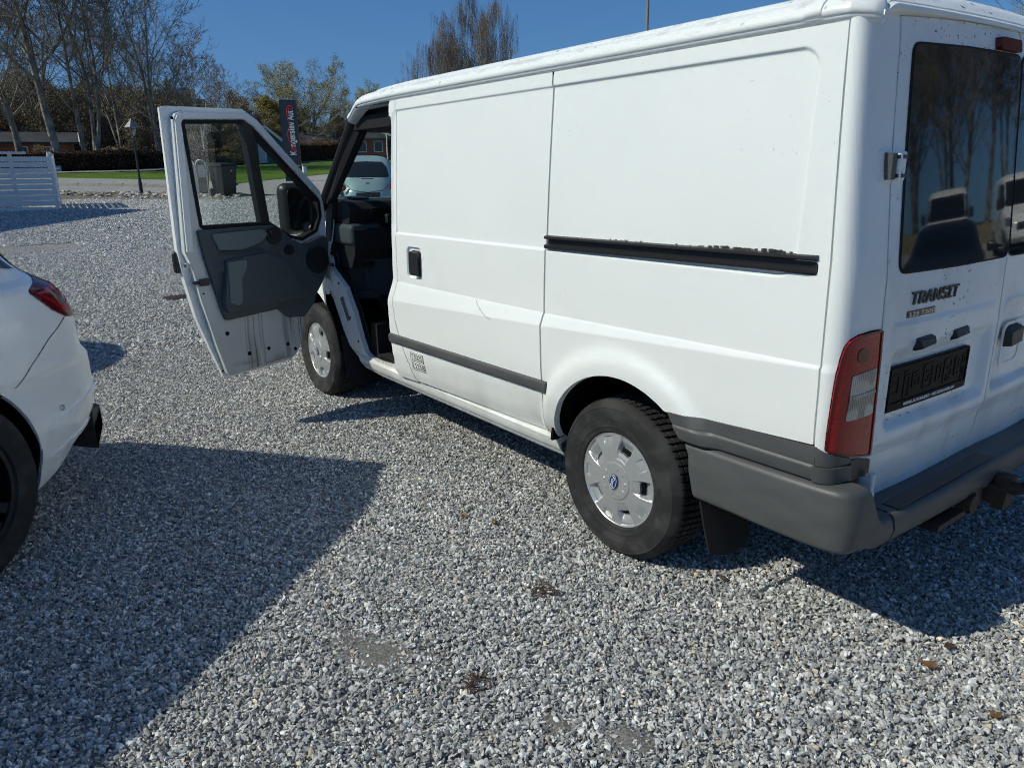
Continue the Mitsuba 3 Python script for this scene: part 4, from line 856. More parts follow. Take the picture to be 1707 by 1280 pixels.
# tow bar
TB = part(VAN, 'tow_bar', cat([bx(-1.02, -.80, -1.03, -.93, .33, .40), hull([(-1.04, -1.02, .31), (-1.04, -.94, .31), (-1.0, -1.02, .31), (-1.0, -.94, .31), (-1.05, -1.01, .43), (-1.05, -.95, .43), (-1.0, -1.01, .43), (-1.0, -.95, .43)]), tube([(-1.0, YC, .40), (-1.055, YC, .39), (-1.095, YC, .405), (-1.10, YC, .45)], [.026, .025, .022, .018], 14)]), 'rusty_steel', smooth=40, label='rusty tow bar under the rear bumper')
part(TB, 'ball', trimesh.creation.uv_sphere(.027, count=[16, 24]).apply_translation((-1.10, YC, .475)), 'ball_brown', smooth=True)
part(TB, 'socket', cat([lathe([(0, 0), (.035, 0), (.038, .05), (.0, .055)], 20, 'x').apply_translation((-1.0, -.80, .36)), hull([(-1.0, -.52, .34), (-1.0, -.74, .34), (-.93, -.52, .34), (-.93, -.74, .34), (-1.0, -.54, .36), (-1.0, -.72, .36), (-.93, -.54, .36), (-.93, -.72, .36)])]), 'rusty_steel', smooth=40)
part(TB, 'electric_socket', cat([lathe([(0, 0), (.028, 0), (.030, .02), (.022, .05), (0, .05)], 20, 'x').apply_translation((-.99, -.86, .36)), bx(-.99, -.95, -.89, -.83, .35, .41, .01)]), 'black_plastic', smooth=40)
# ------------------------------------------------------------------ other cars: bodies lofted from plan outlines at rising heights
def loft_body(levels, n=160, inflate=0., nz_=60):
    """levels: (z, rear, front, half width, rear corner exponent, front corner exponent)"""
    from scipy.interpolate import PchipInterpolator
    L = np.array(levels, float); f = PchipInterpolator(L[:, 0], L[:, 1:])
    zs = np.unique(np.concatenate([L[:, 0], np.linspace(L[0, 0], L[-1, 0], nz_)])); rings = []
    g = (np.arange(n) + .5) * 2 * np.pi / n
    for z in zs:
        r, fr, hw, er, ef = f(z); hw = hw + inflate; c, s = np.cos(g), np.sin(g); mid = (r + fr) / 2; half = (fr - r) / 2 + inflate
        e = np.where(c > 0, ef, er)
        rings.append(np.stack([mid + half * np.sign(c) * np.abs(c) ** (2 / e), hw * np.sign(s) * np.abs(s) ** (2 / e), np.full(n, z)], 1))
    V = np.concatenate(rings); m = len(zs); i, j = np.meshgrid(np.arange(m - 1), np.arange(n), indexing='ij')
    q = np.stack([i * n + j, i * n + (j + 1) % n, (i + 1) * n + (j + 1) % n, (i + 1) * n + j], -1).reshape(-1, 4)
    c0, c1 = len(V), len(V) + 1; V = np.vstack([V, [V[:n].mean(0)], [V[-n:].mean(0) + (0, 0, inflate)]]); k = np.arange(n); K = (m - 1) * n
    F = np.vstack([q[:, [0, 1, 2]], q[:, [0, 2, 3]], np.stack([np.full(n, c0), (k + 1) % n, k], 1), np.stack([np.full(n, c1), K + k, K + (k + 1) % n], 1)])
    return trimesh.Trimesh(V, F, process=False)
class Car:
    """A car in its own frame (u forwards, l to its left, z up) set down at a place in the yard."""
    def __init__(self, key, origin, fwd, z0=None):
        f = np.array([*fwd, 0.]) / np.hypot(*fwd); l = np.array([-f[1], f[0], 0]); self.key = key
        self.M = np.eye(4); self.M[:3, 0], self.M[:3, 1], self.M[:3, 3] = f, l, [*origin, float(zg(*origin)) if z0 is None else z0]
    def body(self, levels, **k):
        self.lv = levels; self.core = as_man(loft_body(levels, **k)); self.fat = lambda d: as_man(loft_body(levels, inflate=d, **k))
    def put(self, name, mesh, bsdf, smooth=30, parent=None, **k):
        m = as_tri(mesh).copy(); m.apply_transform(self.M); return part(parent or self.key, name, m, bsdf, smooth=smooth, **k)
    def skin(self, poly, axis, lo, hi, d): return self.fat(d) ^ prism(poly, axis, lo, hi)
def car_wheel(R, w, rim, spokes=5, hub_col='silver'):
    t = lathe([(rim, -.02), (rim + .01, 0), (R - .05, .008), (R - .02, 0), (R - .004, -.02), (R, -.04), (R, -w + .04), (R - .004, -w + .02), (R - .02, -w), (rim, -w + .02)], 64)
    disc = lathe([(.01, -.07), (rim - .01, -.06), (rim, -.02)], 48)
    sp = []
    for k in range(spokes):
        a = 2 * math.pi * k / spokes
        for da in (-.16, .16):
            sp.append(hull([(r * math.cos(a + da * q + s * wd / max(r, .05)), h, r * math.sin(a + da * q + s * wd / max(r, .05))) for r, wd, h, q in ((.05, .022, -.03, .3), (rim - .005, .020, -.018, 1), (.05, .022, -.05, .3), (rim - .005, .02, -.04, 1)) for s in (-1, 1)]))
    sp.append(lathe([(0, -.02), (.06, -.022), (.07, -.04), (.0, -.05)], 24)); sp.append(lathe([(rim - .012, -.03), (rim - .012, -.012), (rim + .004, -.010), (rim + .004, -.03)], 48))
    return t, disc, cat(sp)
def put_wheels(car, axles, l, R, w, rim, mat, spokes=5, names=('wheel', 'rim')):
    t, d, s = car_wheel(R, w, rim, spokes)
    for u in axles:
        for sd in (1, -1):
            A = np.eye(4); A[:3, 3] = (u, sd * l, R - .008)
            if sd < 0: A[0, 0] = A[1, 1] = -1
            m = lambda x: x.copy().apply_transform(A)
            W = car.put('wheel', m(t), 'tyre_rubber', 35); car.put('rim', m(s), mat, 30, parent=W); car.put('rim_back', m(d), 'dark_void', 30, parent=W)

# --- white estate car on the left, its rear quarter in view
SUV = thing('estate_car', 'clean white tall car at the left edge, only its rear corner in view', 'car')
f_ = np.array([-.62224413, .78282325]); in_ = np.array([.78282325, .62224413])
s_o = in_ * (2.22643 + .985) - f_ * .055
suv = Car(SUV, s_o, f_)
EX = 4.2
LV = [(.19, .20, 4.50, .90, 5, 4), (.235, .10, 4.55, .945, 5, 4), (.32, .0, 4.60, .962, 5, 4), (.40, -.07, 4.70, .965, 5.5, 4), (.49, -.145, 4.74, .980, 5.2, 3.6), (.56, -.165, 4.76, .985, 5.0, 3.6), (.66, -.165, 4.76, .985, 5.0, 3.6), (.715, -.15, 4.74, .984, 5.2, 3.6), (.745, -.09, 4.72, .984, 6, 3.6), (.78, -.07, 4.70, .984, 6, 3.6), (.90, -.06, 4.62, .980, 6, 3.6), (1.0, -.02, 4.50, .972, 6, 3.6), (1.06, .03, 4.30, .962, 6, 3.5),
      (1.085, .07, 4.20, .948, 6, 3.5), (1.11, .11, 3.6, .905, 6, 3.5), (1.16, .17, 3.30, .880, 6, 4), (1.30, .26, 3.05, .825, 6, 4), (1.42, .36, 2.80, .715, 6, 4), (1.48, .42, 2.6, .63, 6, 4), (1.56, .56, 2.4, .56, 5, 4), (1.61, .85, 2.1, .44, 4, 4), (1.625, 1.1, 1.8, .30, 3, 3)]
suv.body(LV, n=240, nz_=70)
AX = (.895, 3.80)
wc_ = lambda r: unary_union([Point(u, .385).buffer(r, 40) for u in AX] + [sbox(u - r, 0, u + r, .385) for u in AX])
cuts = prism(wc_(.441), 'y', .58, 1.2) + prism(wc_(.441), 'y', -1.2, -.58)
suv.put('body', suv.core - cuts, 'suv_paint', 34)
WW_ = lambda u0: ((suv.fat(-.012) ^ (prism(wc_(.44), 'y', .56, 1.2) + prism(wc_(.44), 'y', -1.2, -.56))) - (prism(wc_(.428), 'y', .60, 1.2) + prism(wc_(.428), 'y', -1.2, -.60))) ^ as_man(bx(*u0, -.2, 1.2))
for u_ in (-1, 2):
    for l_ in ((0, 1.3), (-1.3, 0)): suv.put('wheel_well', WW_((u_, u_ + 3, *l_)), 'dark_void')
arch_ring = unary_union([Point(u, .385).buffer(.455, 40).difference(Point(u, .385).buffer(.424, 40)) for u in AX]).intersection(sbox(-1, .30, 5, 1))
def side_line(pts, w): return LineString(pts).buffer(w)
for sd, (lo, hi) in ((1, (.55, 1.2)), (-1, (-1.2, -.55))):
    suv.put('arch_lip', suv.skin(Point(.895, .385).buffer(.475, 40).difference(Point(.895, .385).buffer(.424, 40)).intersection(sbox(-1, .22, 5, 1)), 'y', *((.93, 1.2) if sd > 0 else (-1.2, -.93)), .007), 'suv_paint', 30)
    suv.put('window_strip', suv.skin(Polygon([(.44, 1.165), (.30, 1.145), (.62, 1.44), (2.5, 1.48), (3.15, 1.125), (2.9, 1.125)]), 'y', lo, hi, .004), 'car_glass', 30)
    lp = Polygon([(.365, 1.062), (.16, 1.118), (-.05, 1.10), (-.25, 1.0), (-.25, .925), (.06, .908), (.17, .925), (.25, .965)])
    tl = suv.put('tail_lamp', suv.skin(lp.buffer(-.012).buffer(.012), 'y', lo if sd > 0 else -1.2, hi if sd > 0 else -.55, .007), 'lamp_dark_red', 30, label='slanted red tail lamp' if sd > 0 else None)
    suv.put('light_bar', suv.skin(Polygon([(.335, 1.055), (.10, 1.07), (-.2, 1.05), (-.2, 1.035), (.09, 1.052), (.29, 1.04), (.17, .975), (-.0, .955), (-.2, .955), (-.2, .94), (.02, .938), (.19, .958)]), 'y', lo, hi, .0095), 'lamp_red', 30, parent=tl)
    suv.put('light_chevron', suv.skin(Polygon([(.20, 1.03), (.08, 1.035), (-.02, 1.0), (.06, .975), (.12, .98), (.05, 1.0), (.09, 1.018)]), 'y', lo, hi, .0095), 'lamp_red', 30, parent=tl)
    suv.put('seam', suv.skin(side_line([(.18, .925), (.33, .86), (.46, .775), (.54, .715), (.62, .70)], .0018), 'y', lo, hi, .0012), 'dark_void', False)
    suv.put('crease', suv.skin(side_line([(.36, 1.075), (1.2, 1.055), (3.4, 1.02)], .004), 'y', lo, hi, .003), 'suv_paint', 30)
    suv.put('bumper_fold', suv.skin(Polygon([(.43, .50), (.28, .535), (.10, .56), (-.3, .585), (-.3, .565), (.08, .535), (.26, .505)]), 'y', lo, hi, .006), 'suv_paint', 30)
    suv.put('bumper_fold', suv.skin(Polygon([(.41, .37), (.25, .40), (.05, .43), (-.2, .45), (-.2, .435), (.05, .412), (.25, .375)]), 'y', lo, hi, .006), 'suv_paint', 30)
    suv.put('parking_sensor', suv.skin(Point(.315, .560).buffer(.013), 'y', lo, hi, .0055) - prism(Point(.315, .56).buffer(.010), 'y', -2, 2), 'chrome', 30)
suv.put('rear_diffuser', hull([(-.075, l, z) for l in (-.66, .66) for z in (.38, .45)] + [(-.02, l, z) for l in (-.77, .77) for z in (.36, .46)] + [(.06, l, z) for l in (-.8, .8) for z in (.27, .46)]), 'black_plastic', 50)
suv.put('rear_valance', suv.fat(.006) ^ prism(Polygon([(-.4, -.84), (-.4, .84), (-.02, .84), (-.06, .7), (-.06, -.7), (-.02, -.84)]), 'z', .27, .50), 'black_plastic', 30)
suv.put('rear_window', suv.fat(.004) ^ prism(Polygon([(.7, -.74), (.7, .74), (-.5, .74), (-.5, -.74)]), 'z', 1.13, 1.45), 'car_glass', 30)
suv.put('underbody', bx(.7, 4.3, -.6, .6, .2, .3), 'dark_void')
suv.put('spoiler', hull([(.27, -.53, 1.475), (.27, .53, 1.475), (.8, -.52, 1.57), (.8, .52, 1.57), (.28, -.53, 1.455), (.28, .53, 1.455), (.8, -.55, 1.50), (.8, .55, 1.50)]), 'suv_paint', 30)
for l in (.60, -.60): suv.put('roof_bar', tube([(.85, l * .8, 1.56), (.95, l * .8, 1.62), (2.0, l * .8, 1.64), (2.2, l * .8, 1.56)], .016), 'black_plastic', 30)
for l in (1.05, -1.05): suv.put('door_mirror', bx(2.85, 3.0, l - .12, l + .12, 1.08, 1.26, .05), 'suv_paint', 40)
for l in (.66, -.66): suv.put('headlight', suv.fat(.004) ^ prism(sbox(4.2, l - .24, 5, l + .24), 'z', .78, .94), 'lamp_clear', 30)
put_wheels(suv, AX, .955, .382, .27, .265, 'black_gloss', 5)

# --- pale green rounded small car seen through the cabin
BT = thing('rounded_car', 'pale silver green rounded small car seen through the cab of the van', 'car')
bdir = np.array([math.cos(math.radians(-26)), math.sin(math.radians(-26))])
bt = Car(BT, np.array([15.0, -6.5]), bdir)
BL = [(.28, .25, 3.75, .70, 4, 4), (.36, .02, 3.95, .80, 4, 3.4), (.50, -.05, 4.02, .845, 3.6, 3), (.62, -.04, 4.02, .855, 3.2, 2.8), (.72, .02, 3.95, .85, 3.0, 2.7), (.82, .10, 3.80, .82, 2.8, 2.6), (.90, .20, 3.55, .78, 2.8, 2.6), (.96, .30, 3.3, .745, 3.2, 2.8), (1.02, .40, 3.0, .72, 3.8, 3.2), (1.12, .56, 2.85, .69, 4, 3.4), (1.25, .76, 2.65, .645, 4, 3.4), (1.36, .98, 2.4, .585, 3.6, 3), (1.44, 1.22, 2.15, .50, 3, 2.8), (1.49, 1.5, 1.9, .30, 2.4, 2.4), (1.50, 1.6, 1.8, .15, 2.2, 2.2)]
bt.body(BL, n=160, nz_=50)
bax = (.78, 3.28)
bcut = prism(unary_union([Point(u, .33).buffer(.36, 30).union(sbox(u - .36, 0, u + .36, .33)) for u in bax]), 'y', .55, 1.2); bcut = bcut + bcut.mirror((0, 1, 0))
bt.put('body', bt.core - bcut, 'pale_green_paint', 40)
for u_ in (-1, 2):
    for l_ in ((0, 1.3), (-1.3, 0)): bt.put('wheel_well', bt.fat(-.02) ^ bcut ^ as_man(bx(u_, u_ + 3, *l_, -.2, 1.2)), 'dark_void')
for sd, (lo, hi) in ((1, (.3, 1.2)), (-1, (-1.2, -.3))):
    bt.put('side_window', bt.skin(smoothp([(.72, .99), (1.05, 1.30), (1.5, 1.40), (2.05, 1.40), (2.75, 1.0)], .04), 'y', lo, hi, .004), 'car_glass', 30)
    bt.put('rear_fender', hull([(u, sd * l, z) for u, l, z in ((.10, .70, .55), (.15, .80, .70), (.3, .86, .80), (.8, .90, .83), (1.25, .86, .78), (1.35, .84, .5), (.3, .86, .45), (.8, .70, .86), (.2, .66, .80), (.8, .90, .6), (.4, .89, .72), (.12, .64, .66))]) if False else as_tri(as_man(hull([(u, sd * l, z) for u, l, z in ((.08, .66, .52), (.06, .72, .66), (.16, .78, .78), (.35, .82, .86), (.75, .85, .88), (1.15, .84, .84), (1.3, .8, .6), (.2, .82, .5), (.5, .875, .7), (.9, .88, .72), (.6, .6, .92))])) - bcut), 'pale_green_paint', 40)
    tlp = bt.put('tail_lamp', lathe([(0, .0), (.075, -.005), (.082, -.02), (.082, -.05)], 28, 'x').apply_transform(np.diag([-1, 1, 1, 1])).apply_translation((.035, sd * .60, .725)), 'lamp_red', 40, label='round red tail lamp')
    bt.put('lamp_eye', lathe([(0, .004), (.026, .002), (.03, -.01)], 20, 'x').apply_transform(np.diag([-1, 1, 1, 1])).apply_translation((.030, sd * .60, .715)), 'lamp_clear', 40, parent=tlp)
bt.put('rear_window', bt.fat(.005) ^ prism(smoothp([(-.545, .955), (.545, .955), (.50, 1.20), (.40, 1.325), (0, 1.345), (-.40, 1.325), (-.50, 1.20)], .04), 'x', .1, 1.3), 'car_glass', 30)
bt.put('boot_seam', bt.fat(.003) ^ prism(LineString([(-.60, .93), (-.55, .80), (-.35, .65), (0, .60), (.35, .65), (.55, .80), (.60, .93)]).buffer(.006), 'x', -.2, .8), 'dark_void')
bt.put('boot_vent', bt.fat(.006) ^ prism(sbox(-.14, .915, .14, .932), 'x', .0, .5), 'black_plastic')
em = bt.put('emblem', lathe([(0, .0), (.055, .0), (.06, -.01), (.06, -.04)], 24, 'x').apply_transform(np.diag([-1, 1, 1, 1])).apply_translation((.085, 0, .795)), 'chrome', 40)
bt.put('emblem_letters', cat([prism(LineString([(-.03, .825), (-.014, .795), (0, .82), (.014, .795), (.03, .825)]).buffer(.004), 'x', .078, .082), prism(LineString([(-.028, .79), (-.014, .765), (0, .785), (.014, .765), (.028, .79)]).buffer(.004), 'x', .078, .082)]), 'badge_dark', parent=em)
bt.put('plate_recess', bt.fat(.004) ^ prism(rrect(-.29, .49, .29, .60, .02), 'x', -.2, .5), 'black_plastic')
bt.put('aerial', tube([(1.35, 0, 1.47), (1.25, 0, 1.56)], .008), 'black_plastic')
bt.put('underbody', bx(.3, 3.7, -.6, .6, .18, .32), 'dark_void')
put_wheels(bt, bax, .80, .315, .19, .20, 'silver_paint', 5)
# ------------------------------------------------------------------ road, kerb, grass, paths
def asphalt_fn(p, n, uv):
    c = mikit.mix((.20, .195, .185), (.27, .262, .25), fbm(p, 1.7)); return mikit.mix(c, (.34, .33, .31), mikit.smoothstep(.62, .8, nz(p, 55)) * .6)
scene['asphalt'] = prin(mikit.proc(asphalt_fn), .9, spec=.25)
def grass_fn(p, n, uv): return mikit.mix((.045, .085, .012), (.085, .14, .022), mikit.smoothstep(.3, .7, fbm(p, 1.1) * .6 + .4 * mikit.noise(p.x * 30, p.y * 30, 1)))
scene['lawn_green'] = prin(mikit.proc(grass_fn), .9, spec=.15)
def earth_fn(p, n, uv):
    c = mikit.mix((.13, .11, .07), (.21, .18, .115), fbm(p, .8)); return mikit.mix(c, (.05, .07, .02), mikit.smoothstep(.5, .7, fbm(p, .23)) * .6)
scene['hill_earth'] = prin(mikit.proc(earth_fn), .95, spec=.1)
def kerb_fn(p, n, uv): return mikit.mix((.33, .31, .28), (.44, .42, .39), fbm(p, 3))
scene['concrete'] = prin(mikit.proc(kerb_fn), .85, spec=.25)
def dry_fn(p, n, uv):
    d1, d2, k = mikit.voronoi(p.x * 9, p.y * 9); g = .26 + .3 * k * mikit.smoothstep(0, .3, d2 - d1); return mi.Color3f(g * 1.04, g * .97, g * .86)
scene['pale_gravel'] = prin(mikit.proc(dry_fn), .9, spec=.2)

structure('countryside', sheet(24, 260, -150, 120, 60, 68, -.06), 'hill_earth', smooth=True, label='brown ground beyond the yard')
structure('countryside', sheet(-160, -39, -150, 120, 30, 40, -.03, zf=lambda x, y: 0 * x), 'gravel_ground', smooth=True, label='ground behind the viewer')
structure('countryside', sheet(-40, 26, -150, -29.5, 30, 30, -.03, zf=lambda x, y: zg(x, y)), 'hill_earth', smooth=True, label='ground beyond the yard on the right')
structure('countryside', sheet(-40, 26, 29.5, 120, 30, 30, -.03, zf=lambda x, y: zg(x, y)), 'hill_earth', smooth=True, label='ground beyond the yard on the left')
structure('pale_gravel_strip', poly_sheet([(30.5, 6), (21.3, 3), (21.0, -2.6), (21.6, -4.6), (24.0, -4.1), (26.3, -1.2), (31, 4.6)], .004), 'pale_gravel', label='paler gravel near the lamp post')
structure('road', poly_sheet([(38.5, 7), (30.4, -1.6), (27.0, -4.7), (24.6, -7.1), (22.5, -10), (20.5, -17), (24, -34), (60, -60), (62, -44), (46, -24), (38.9, -15.9), (32.3, -9.0), (31.0, -8.2), (28.9, -7.0), (30.8, -5.55), (34.5, -2.1), (42.5, 6.5)], .012), 'asphalt', label='grey road past the yard')
structure('lawn', poly_sheet([(46.5, 3.5), (40, -2.8), (35.1, -6.6), (31.7, -8.4), (32.3, -8.95), (38.9, -15.9), (46, -24), (58, -34.5), (64.5, -27.5), (59.6, -21), (57.5, -17.5), (48.5, -9.5), (47.2, -3.6), (48.5, 4)], .030, .6), 'lawn_green', label='green mown lawn beyond the road')
structure('pavement', poly_sheet([(42.6, 6.3), (34.6, -2.2), (30.9, -5.65), (29.0, -7.1), (30.9, -8.3), (31.6, -8.5), (35.0, -6.7), (39.9, -2.9), (46.3, 3.4)], .10), 'asphalt', label='raised pavement with kerb')
structure('far_road', poly_sheet([(49.6, 4), (48.6, -3.6), (49.6, -9.2), (58.4, -16.6), (60.6, -20.5), (65.6, -27), (75, -36), (77, -34.5), (67.8, -26), (62.5, -19.5), (60, -15.5), (51.6, -8.5), (50.6, -3.4), (51.6, 4)], .02), 'asphalt', label='narrow road in front of the hedge')
kb = []
A, B, C = np.array([42.6, 6.3]), np.array([30.9, -5.65]), np.array([29.0, -7.1])
for P, Q in ((A, B), (B, C)):
    n = int(np.linalg.norm(Q - P) / 1.0) + 1
    for k in range(n):
        a, b = P + (Q - P) * k / n, P + (Q - P) * (k + .985) / n; t = (b - a) / np.linalg.norm(b - a); w = np.array([t[1], -t[0]]) * .07
        z = zg(*(.5 * (a + b)))
        kb.append(hull([(*(p + s * w), z + h) for p in (a, b) for s in (-1, 1) for h in (-.05, .125)]))
KB = structure('kerb', trimesh.creation.box((.01, .01, .01)).apply_translation((29.0, -7.1, .9)), 'concrete')
for m in kb: part(KB, 'kerb_stone', m, 'concrete')
# low edge of field stones along the road
LS = thing('stone_edging', 'low strip of loose pale field stones edging the gravel yard at the road', 'stones')
r5 = np.random.default_rng(11); PA, PB = [(30.6, 4.6), (26.2, -1.2), (25.4, -2.6), (23.9, -4.15), (22.9, -5.6)], [(32.0, 2.0), (29.8, -1.8), (28.4, -3.2), (26.8, -4.65), (24.5, -6.9)]
bed = poly_sheet(PA + PB[::-1], .015); scene['stone_bed'] = prin(plastic_fn((.10, .085, .06), (.2, .18, .14), 1, 5), .95, spec=.1)
part(LS, 'soil', bed, 'stone_bed')
_p = [np.array(PA), np.array(PB)]
n_st = 0
for k in range(900):
    u, v = r5.random() * 3.999, r5.random() ** .6 * .98 + .01; i = int(u); f = u - i
    q = (1 - v) * (_p[0][i] * (1 - f) + _p[0][i + 1] * f) + v * (_p[1][i] * (1 - f) + _p[1][i + 1] * f)
    if r5.random() > .33: continue
    n_st += 1
    if n_st > 290: break
    s = r5.uniform(.035, .10) * (1.15 if v > .5 else .8); m = _ico.copy(); m.vertices = m.vertices * r5.uniform(.7, 1.2, (12, 1)) * [s * 1.3, s, s * .7]; m = rotz(m, r5.uniform(0, 360)); m.apply_translation((*q, zg(*q) + s * .35))
    part(LS, 'stone', m, 'stone_pale' if r5.random() < .6 else 'stone_brown')
scene['stone_pale'] = prin((.45, .43, .40), .8); scene['stone_brown'] = prin((.20, .165, .13), .85)

# ------------------------------------------------------------------ street furniture
def at(x, y): return np.array([x, y, float(zg(x, y))])
LP = thing('lamp_post', 'old style lamp post with a pyramid lantern at the edge of the yard', 'lamp post')
o = at(27.88, -4.0)
part(LP, 'pole', lathe([(0, 0), (.065, 0), (.065, .3), (.05, .5), (.04, .6), (.032, 1.2), (.027, 1.85), (.05, 1.88), (.022, 1.94), (0, 1.95)], 16, 'z').apply_translation(o), 'iron_green', smooth=30)
part(LP, 'collar', lathe([(.0, 1.70), (.04, 1.70), (.05, 1.74), (.045, 1.78), (0, 1.78)], 16, 'z').apply_translation(o), 'iron_green', smooth=30)
for s in (-1, 1): part(LP, 'ladder_arm', tube([o + (0, 0, 1.70), o + (.03 * s,   .16 * s, 1.70)], .016, 6), 'iron_green')
for k in range(4):
    a = math.radians(45 + 90 * k + 20); b = math.radians(45 + 90 * (k + 1) + 20)
    c0, c1 = np.array([math.cos(a), math.sin(a)]), np.array([math.cos(b), math.sin(b)])
    part(LP, 'lantern_frame', tube([o + (*c0 * .075, 1.93), o + (*c0 * .155, 2.22)], .013, 6), 'iron_green')
    pane = trimesh.Trimesh([o + (*c0 * .075, 1.94), o + (*c1 * .075, 1.94), o + (*c1 * .15, 2.21), o + (*c0 * .15, 2.21)], [[0, 1, 2], [0, 2, 3]], process=False)
    part(LP, 'lantern_pane', pane, 'window_glass')
part(LP, 'bulb', lathe([(0, 1.95), (.03, 1.95), (.03, 2.02), (.045, 2.08), (0, 2.14)], 12, 'z').apply_translation(o), 'ink_white', smooth=40)
part(LP, 'lantern_roof', hull([o + (math.cos(math.radians(65 + 90 * k)) * .25, math.sin(math.radians(65 + 90 * k)) * .25, 2.22) for k in range(4)] + [o + (math.cos(math.radians(65 + 90 * k)) * .25, math.sin(math.radians(65 + 90 * k)) * .25, 2.235) for k in range(4)] + [o + (0, 0, 2.52)]), 'zinc')
scene['iron_green'] = prin((.022, .028, .026), .5); scene['zinc'] = prin((.28, .285, .29), .45, metal=.3)

def wheelie(name_label, x, y, rz, s=1.0):
    K = thing('wheelie_bin', name_label, 'bin'); o = at(x, y)
    def P(m): return moved(rotz(as_tri(m), rz), o)
    w0, d0, w1, d1 = .24 * s, .26 * s, .30 * s, .35 * s
    body = hull([(a * w0, b * d0, .06) for a in (-1, 1) for b in (-1, 1)] + [(a * w1, b * d1, .98) for a in (-1, 1) for b in (-1, 1)])
    part(K, 'body', P(body), 'bin_plastic', smooth=20)
    part(K, 'rim', P(bx(-.32, .32, -.37, .37, .95, 1.0, .02)), 'bin_plastic', smooth=30)
    part(K, 'lid', P(hull([(a * .325, b, z) for a in (-1, 1) for b, z in ((-.39, 1.0), (.40, 1.01), (-.36, 1.05), (.38, 1.09))])), 'bin_plastic', smooth=20)
    part(K, 'handle', P(tube([(-.24, .40, .98), (-.24, .45, 1.0), (.24, .45, 1.0), (.24, .40, .98)], .016, 8)), 'bin_plastic')
    for a in (-1, 1): part(K, 'wheel', P(trimesh.creation.cylinder(.13, .05, sections=24).apply_transform(trimesh.transformations.rotation_matrix(math.pi / 2, (0, 1, 0))).apply_translation((a * .27, .34, .13))), 'black_rubber', smooth=30)
    part(K, 'label_disc', P(hull([(.05 + .025 * math.cos(t), -.349 + dz - .02, .82 + .025 * math.sin(t)) for t in np.linspace(0, 6, 8) for dz in (0, .012)])), 'ink_white')
scene['bin_plastic'] = prin((.028, .032, .034), .5)
wheelie('big dark wheelie bin seen through the open door window, nearest the hoops', 24.6, -5.95, -70, 1.0)
wheelie('second dark wheelie bin, half hidden behind the two steel hoops', 25.6, -5.35, -60, .95)
for k, (x, y) in enumerate(((24.95, -4.98), (24.75, -5.30))):
    K = thing('steel_hoop', ('left' if k == 0 else 'right') + ' one of two upside down U shaped steel posts beside the bins', 'hoop', 'steel hoops beside the bins'); o = at(x, y)
    w = .16; g = np.linspace(0, math.pi, 13); dv = np.array([-.45, -.89, 0])
    part(K, 'tube', tube([o + dv * -w] + [o + dv * (-w * math.cos(t)) + (0, 0, 1.02 + w * math.sin(t)) for t in g] + [o + dv * w], .024, 10), 'steel', smooth=40)
    part(K, 'sign_plate', hull([o + dv * (a * .11) + np.array([.02 * b, 0, 0]) + (0, 0, z) for a in (-1, 1) for b in (-1, 1) for z in (.62, 1.02)]), 'zinc')

# advertising pylon
PY = thing('advertising_pylon', 'tall black advertising pylon with white upright lettering and a red car outline', 'sign')
po = at(32.55, -11.5) + (0, 0, -.22); PSC = np.diag([.86, .86, .86, 1.0]); pd = np.array([-.43, -.90, 0]); pn = np.array([-.90, .43, 0])                 # pd: to the right as seen, pn: towards the viewer
pyaw = math.degrees(math.atan2(pd[1], pd[0]))
def pyl(m): return moved(rotz(as_tri(m).copy().apply_transform(PSC), pyaw), po)                # local: x right, y away, z up
PW, PH = .84, 4.35
def pbox(x0, x1, y0, y1, z0, z1): return pyl(bx(x0, x1, y0, y1, z0, z1))
part(PY, 'panel', pbox(-PW / 2, PW / 2, 0, .24, .12, PH), 'pylon_black')
part(PY, 'plinth', pbox(-PW / 2 + .05, PW / 2 - .05, .03, .21, -.2, .12), 'trim_dark')
for a in (-1, 1): part(PY, 'edge_trim', pbox(a * PW / 2 - .012, a * PW / 2 + .012, -.006, .25, .12, PH + .01), 'pylon_red_brown' if a > 0 else 'pylon_black')
part(PY, 'cap', pbox(-PW / 2 - .01, PW / 2 + .01, -.01, .25, PH + .011, PH + .03), 'zinc')
def upright_text(txt, h, x_base, z0, length, mat, name, lab=None):
    tm = meshkit.text_mesh(txt, h, .006, bold=True); b = tm.bounds; v = tm.vertices - [b[0, 0], 0, 0]; sc = length / (b[1, 0] - b[0, 0])
    tm.vertices = np.stack([x_base - v[:, 1], -.001 - v[:, 2], z0 + v[:, 0] * sc], 1)
    if tm.volume < 0: tm.invert()
    return part(PY, name, pyl(tm), mat, label=lab)
upright_text('K', .30, .235, 1.62, .20, 'ink_white', 'lettering')
upright_text('o', .30, .235, 1.845, .185, 'pylon_red', 'lettering', 'red letter o')
upright_text('ngerslev Aut', .30, .235, 2.05, 1.80, 'ink_white', 'lettering', 'white upright letters')
upright_text('o', .30, .235, 3.87, .185, 'pylon_red', 'lettering', 'red last letter o')
car_line = [(.235, 1.78), (.15, 1.80), (.10, 1.86), (.08, 1.94), (.10, 2.06), (.085, 2.17), (.02, 2.22), (-.05, 2.30), (-.10, 2.45), (-.115, 2.62), (-.10, 2.78), (-.07, 2.90), (-.04, 3.0)]
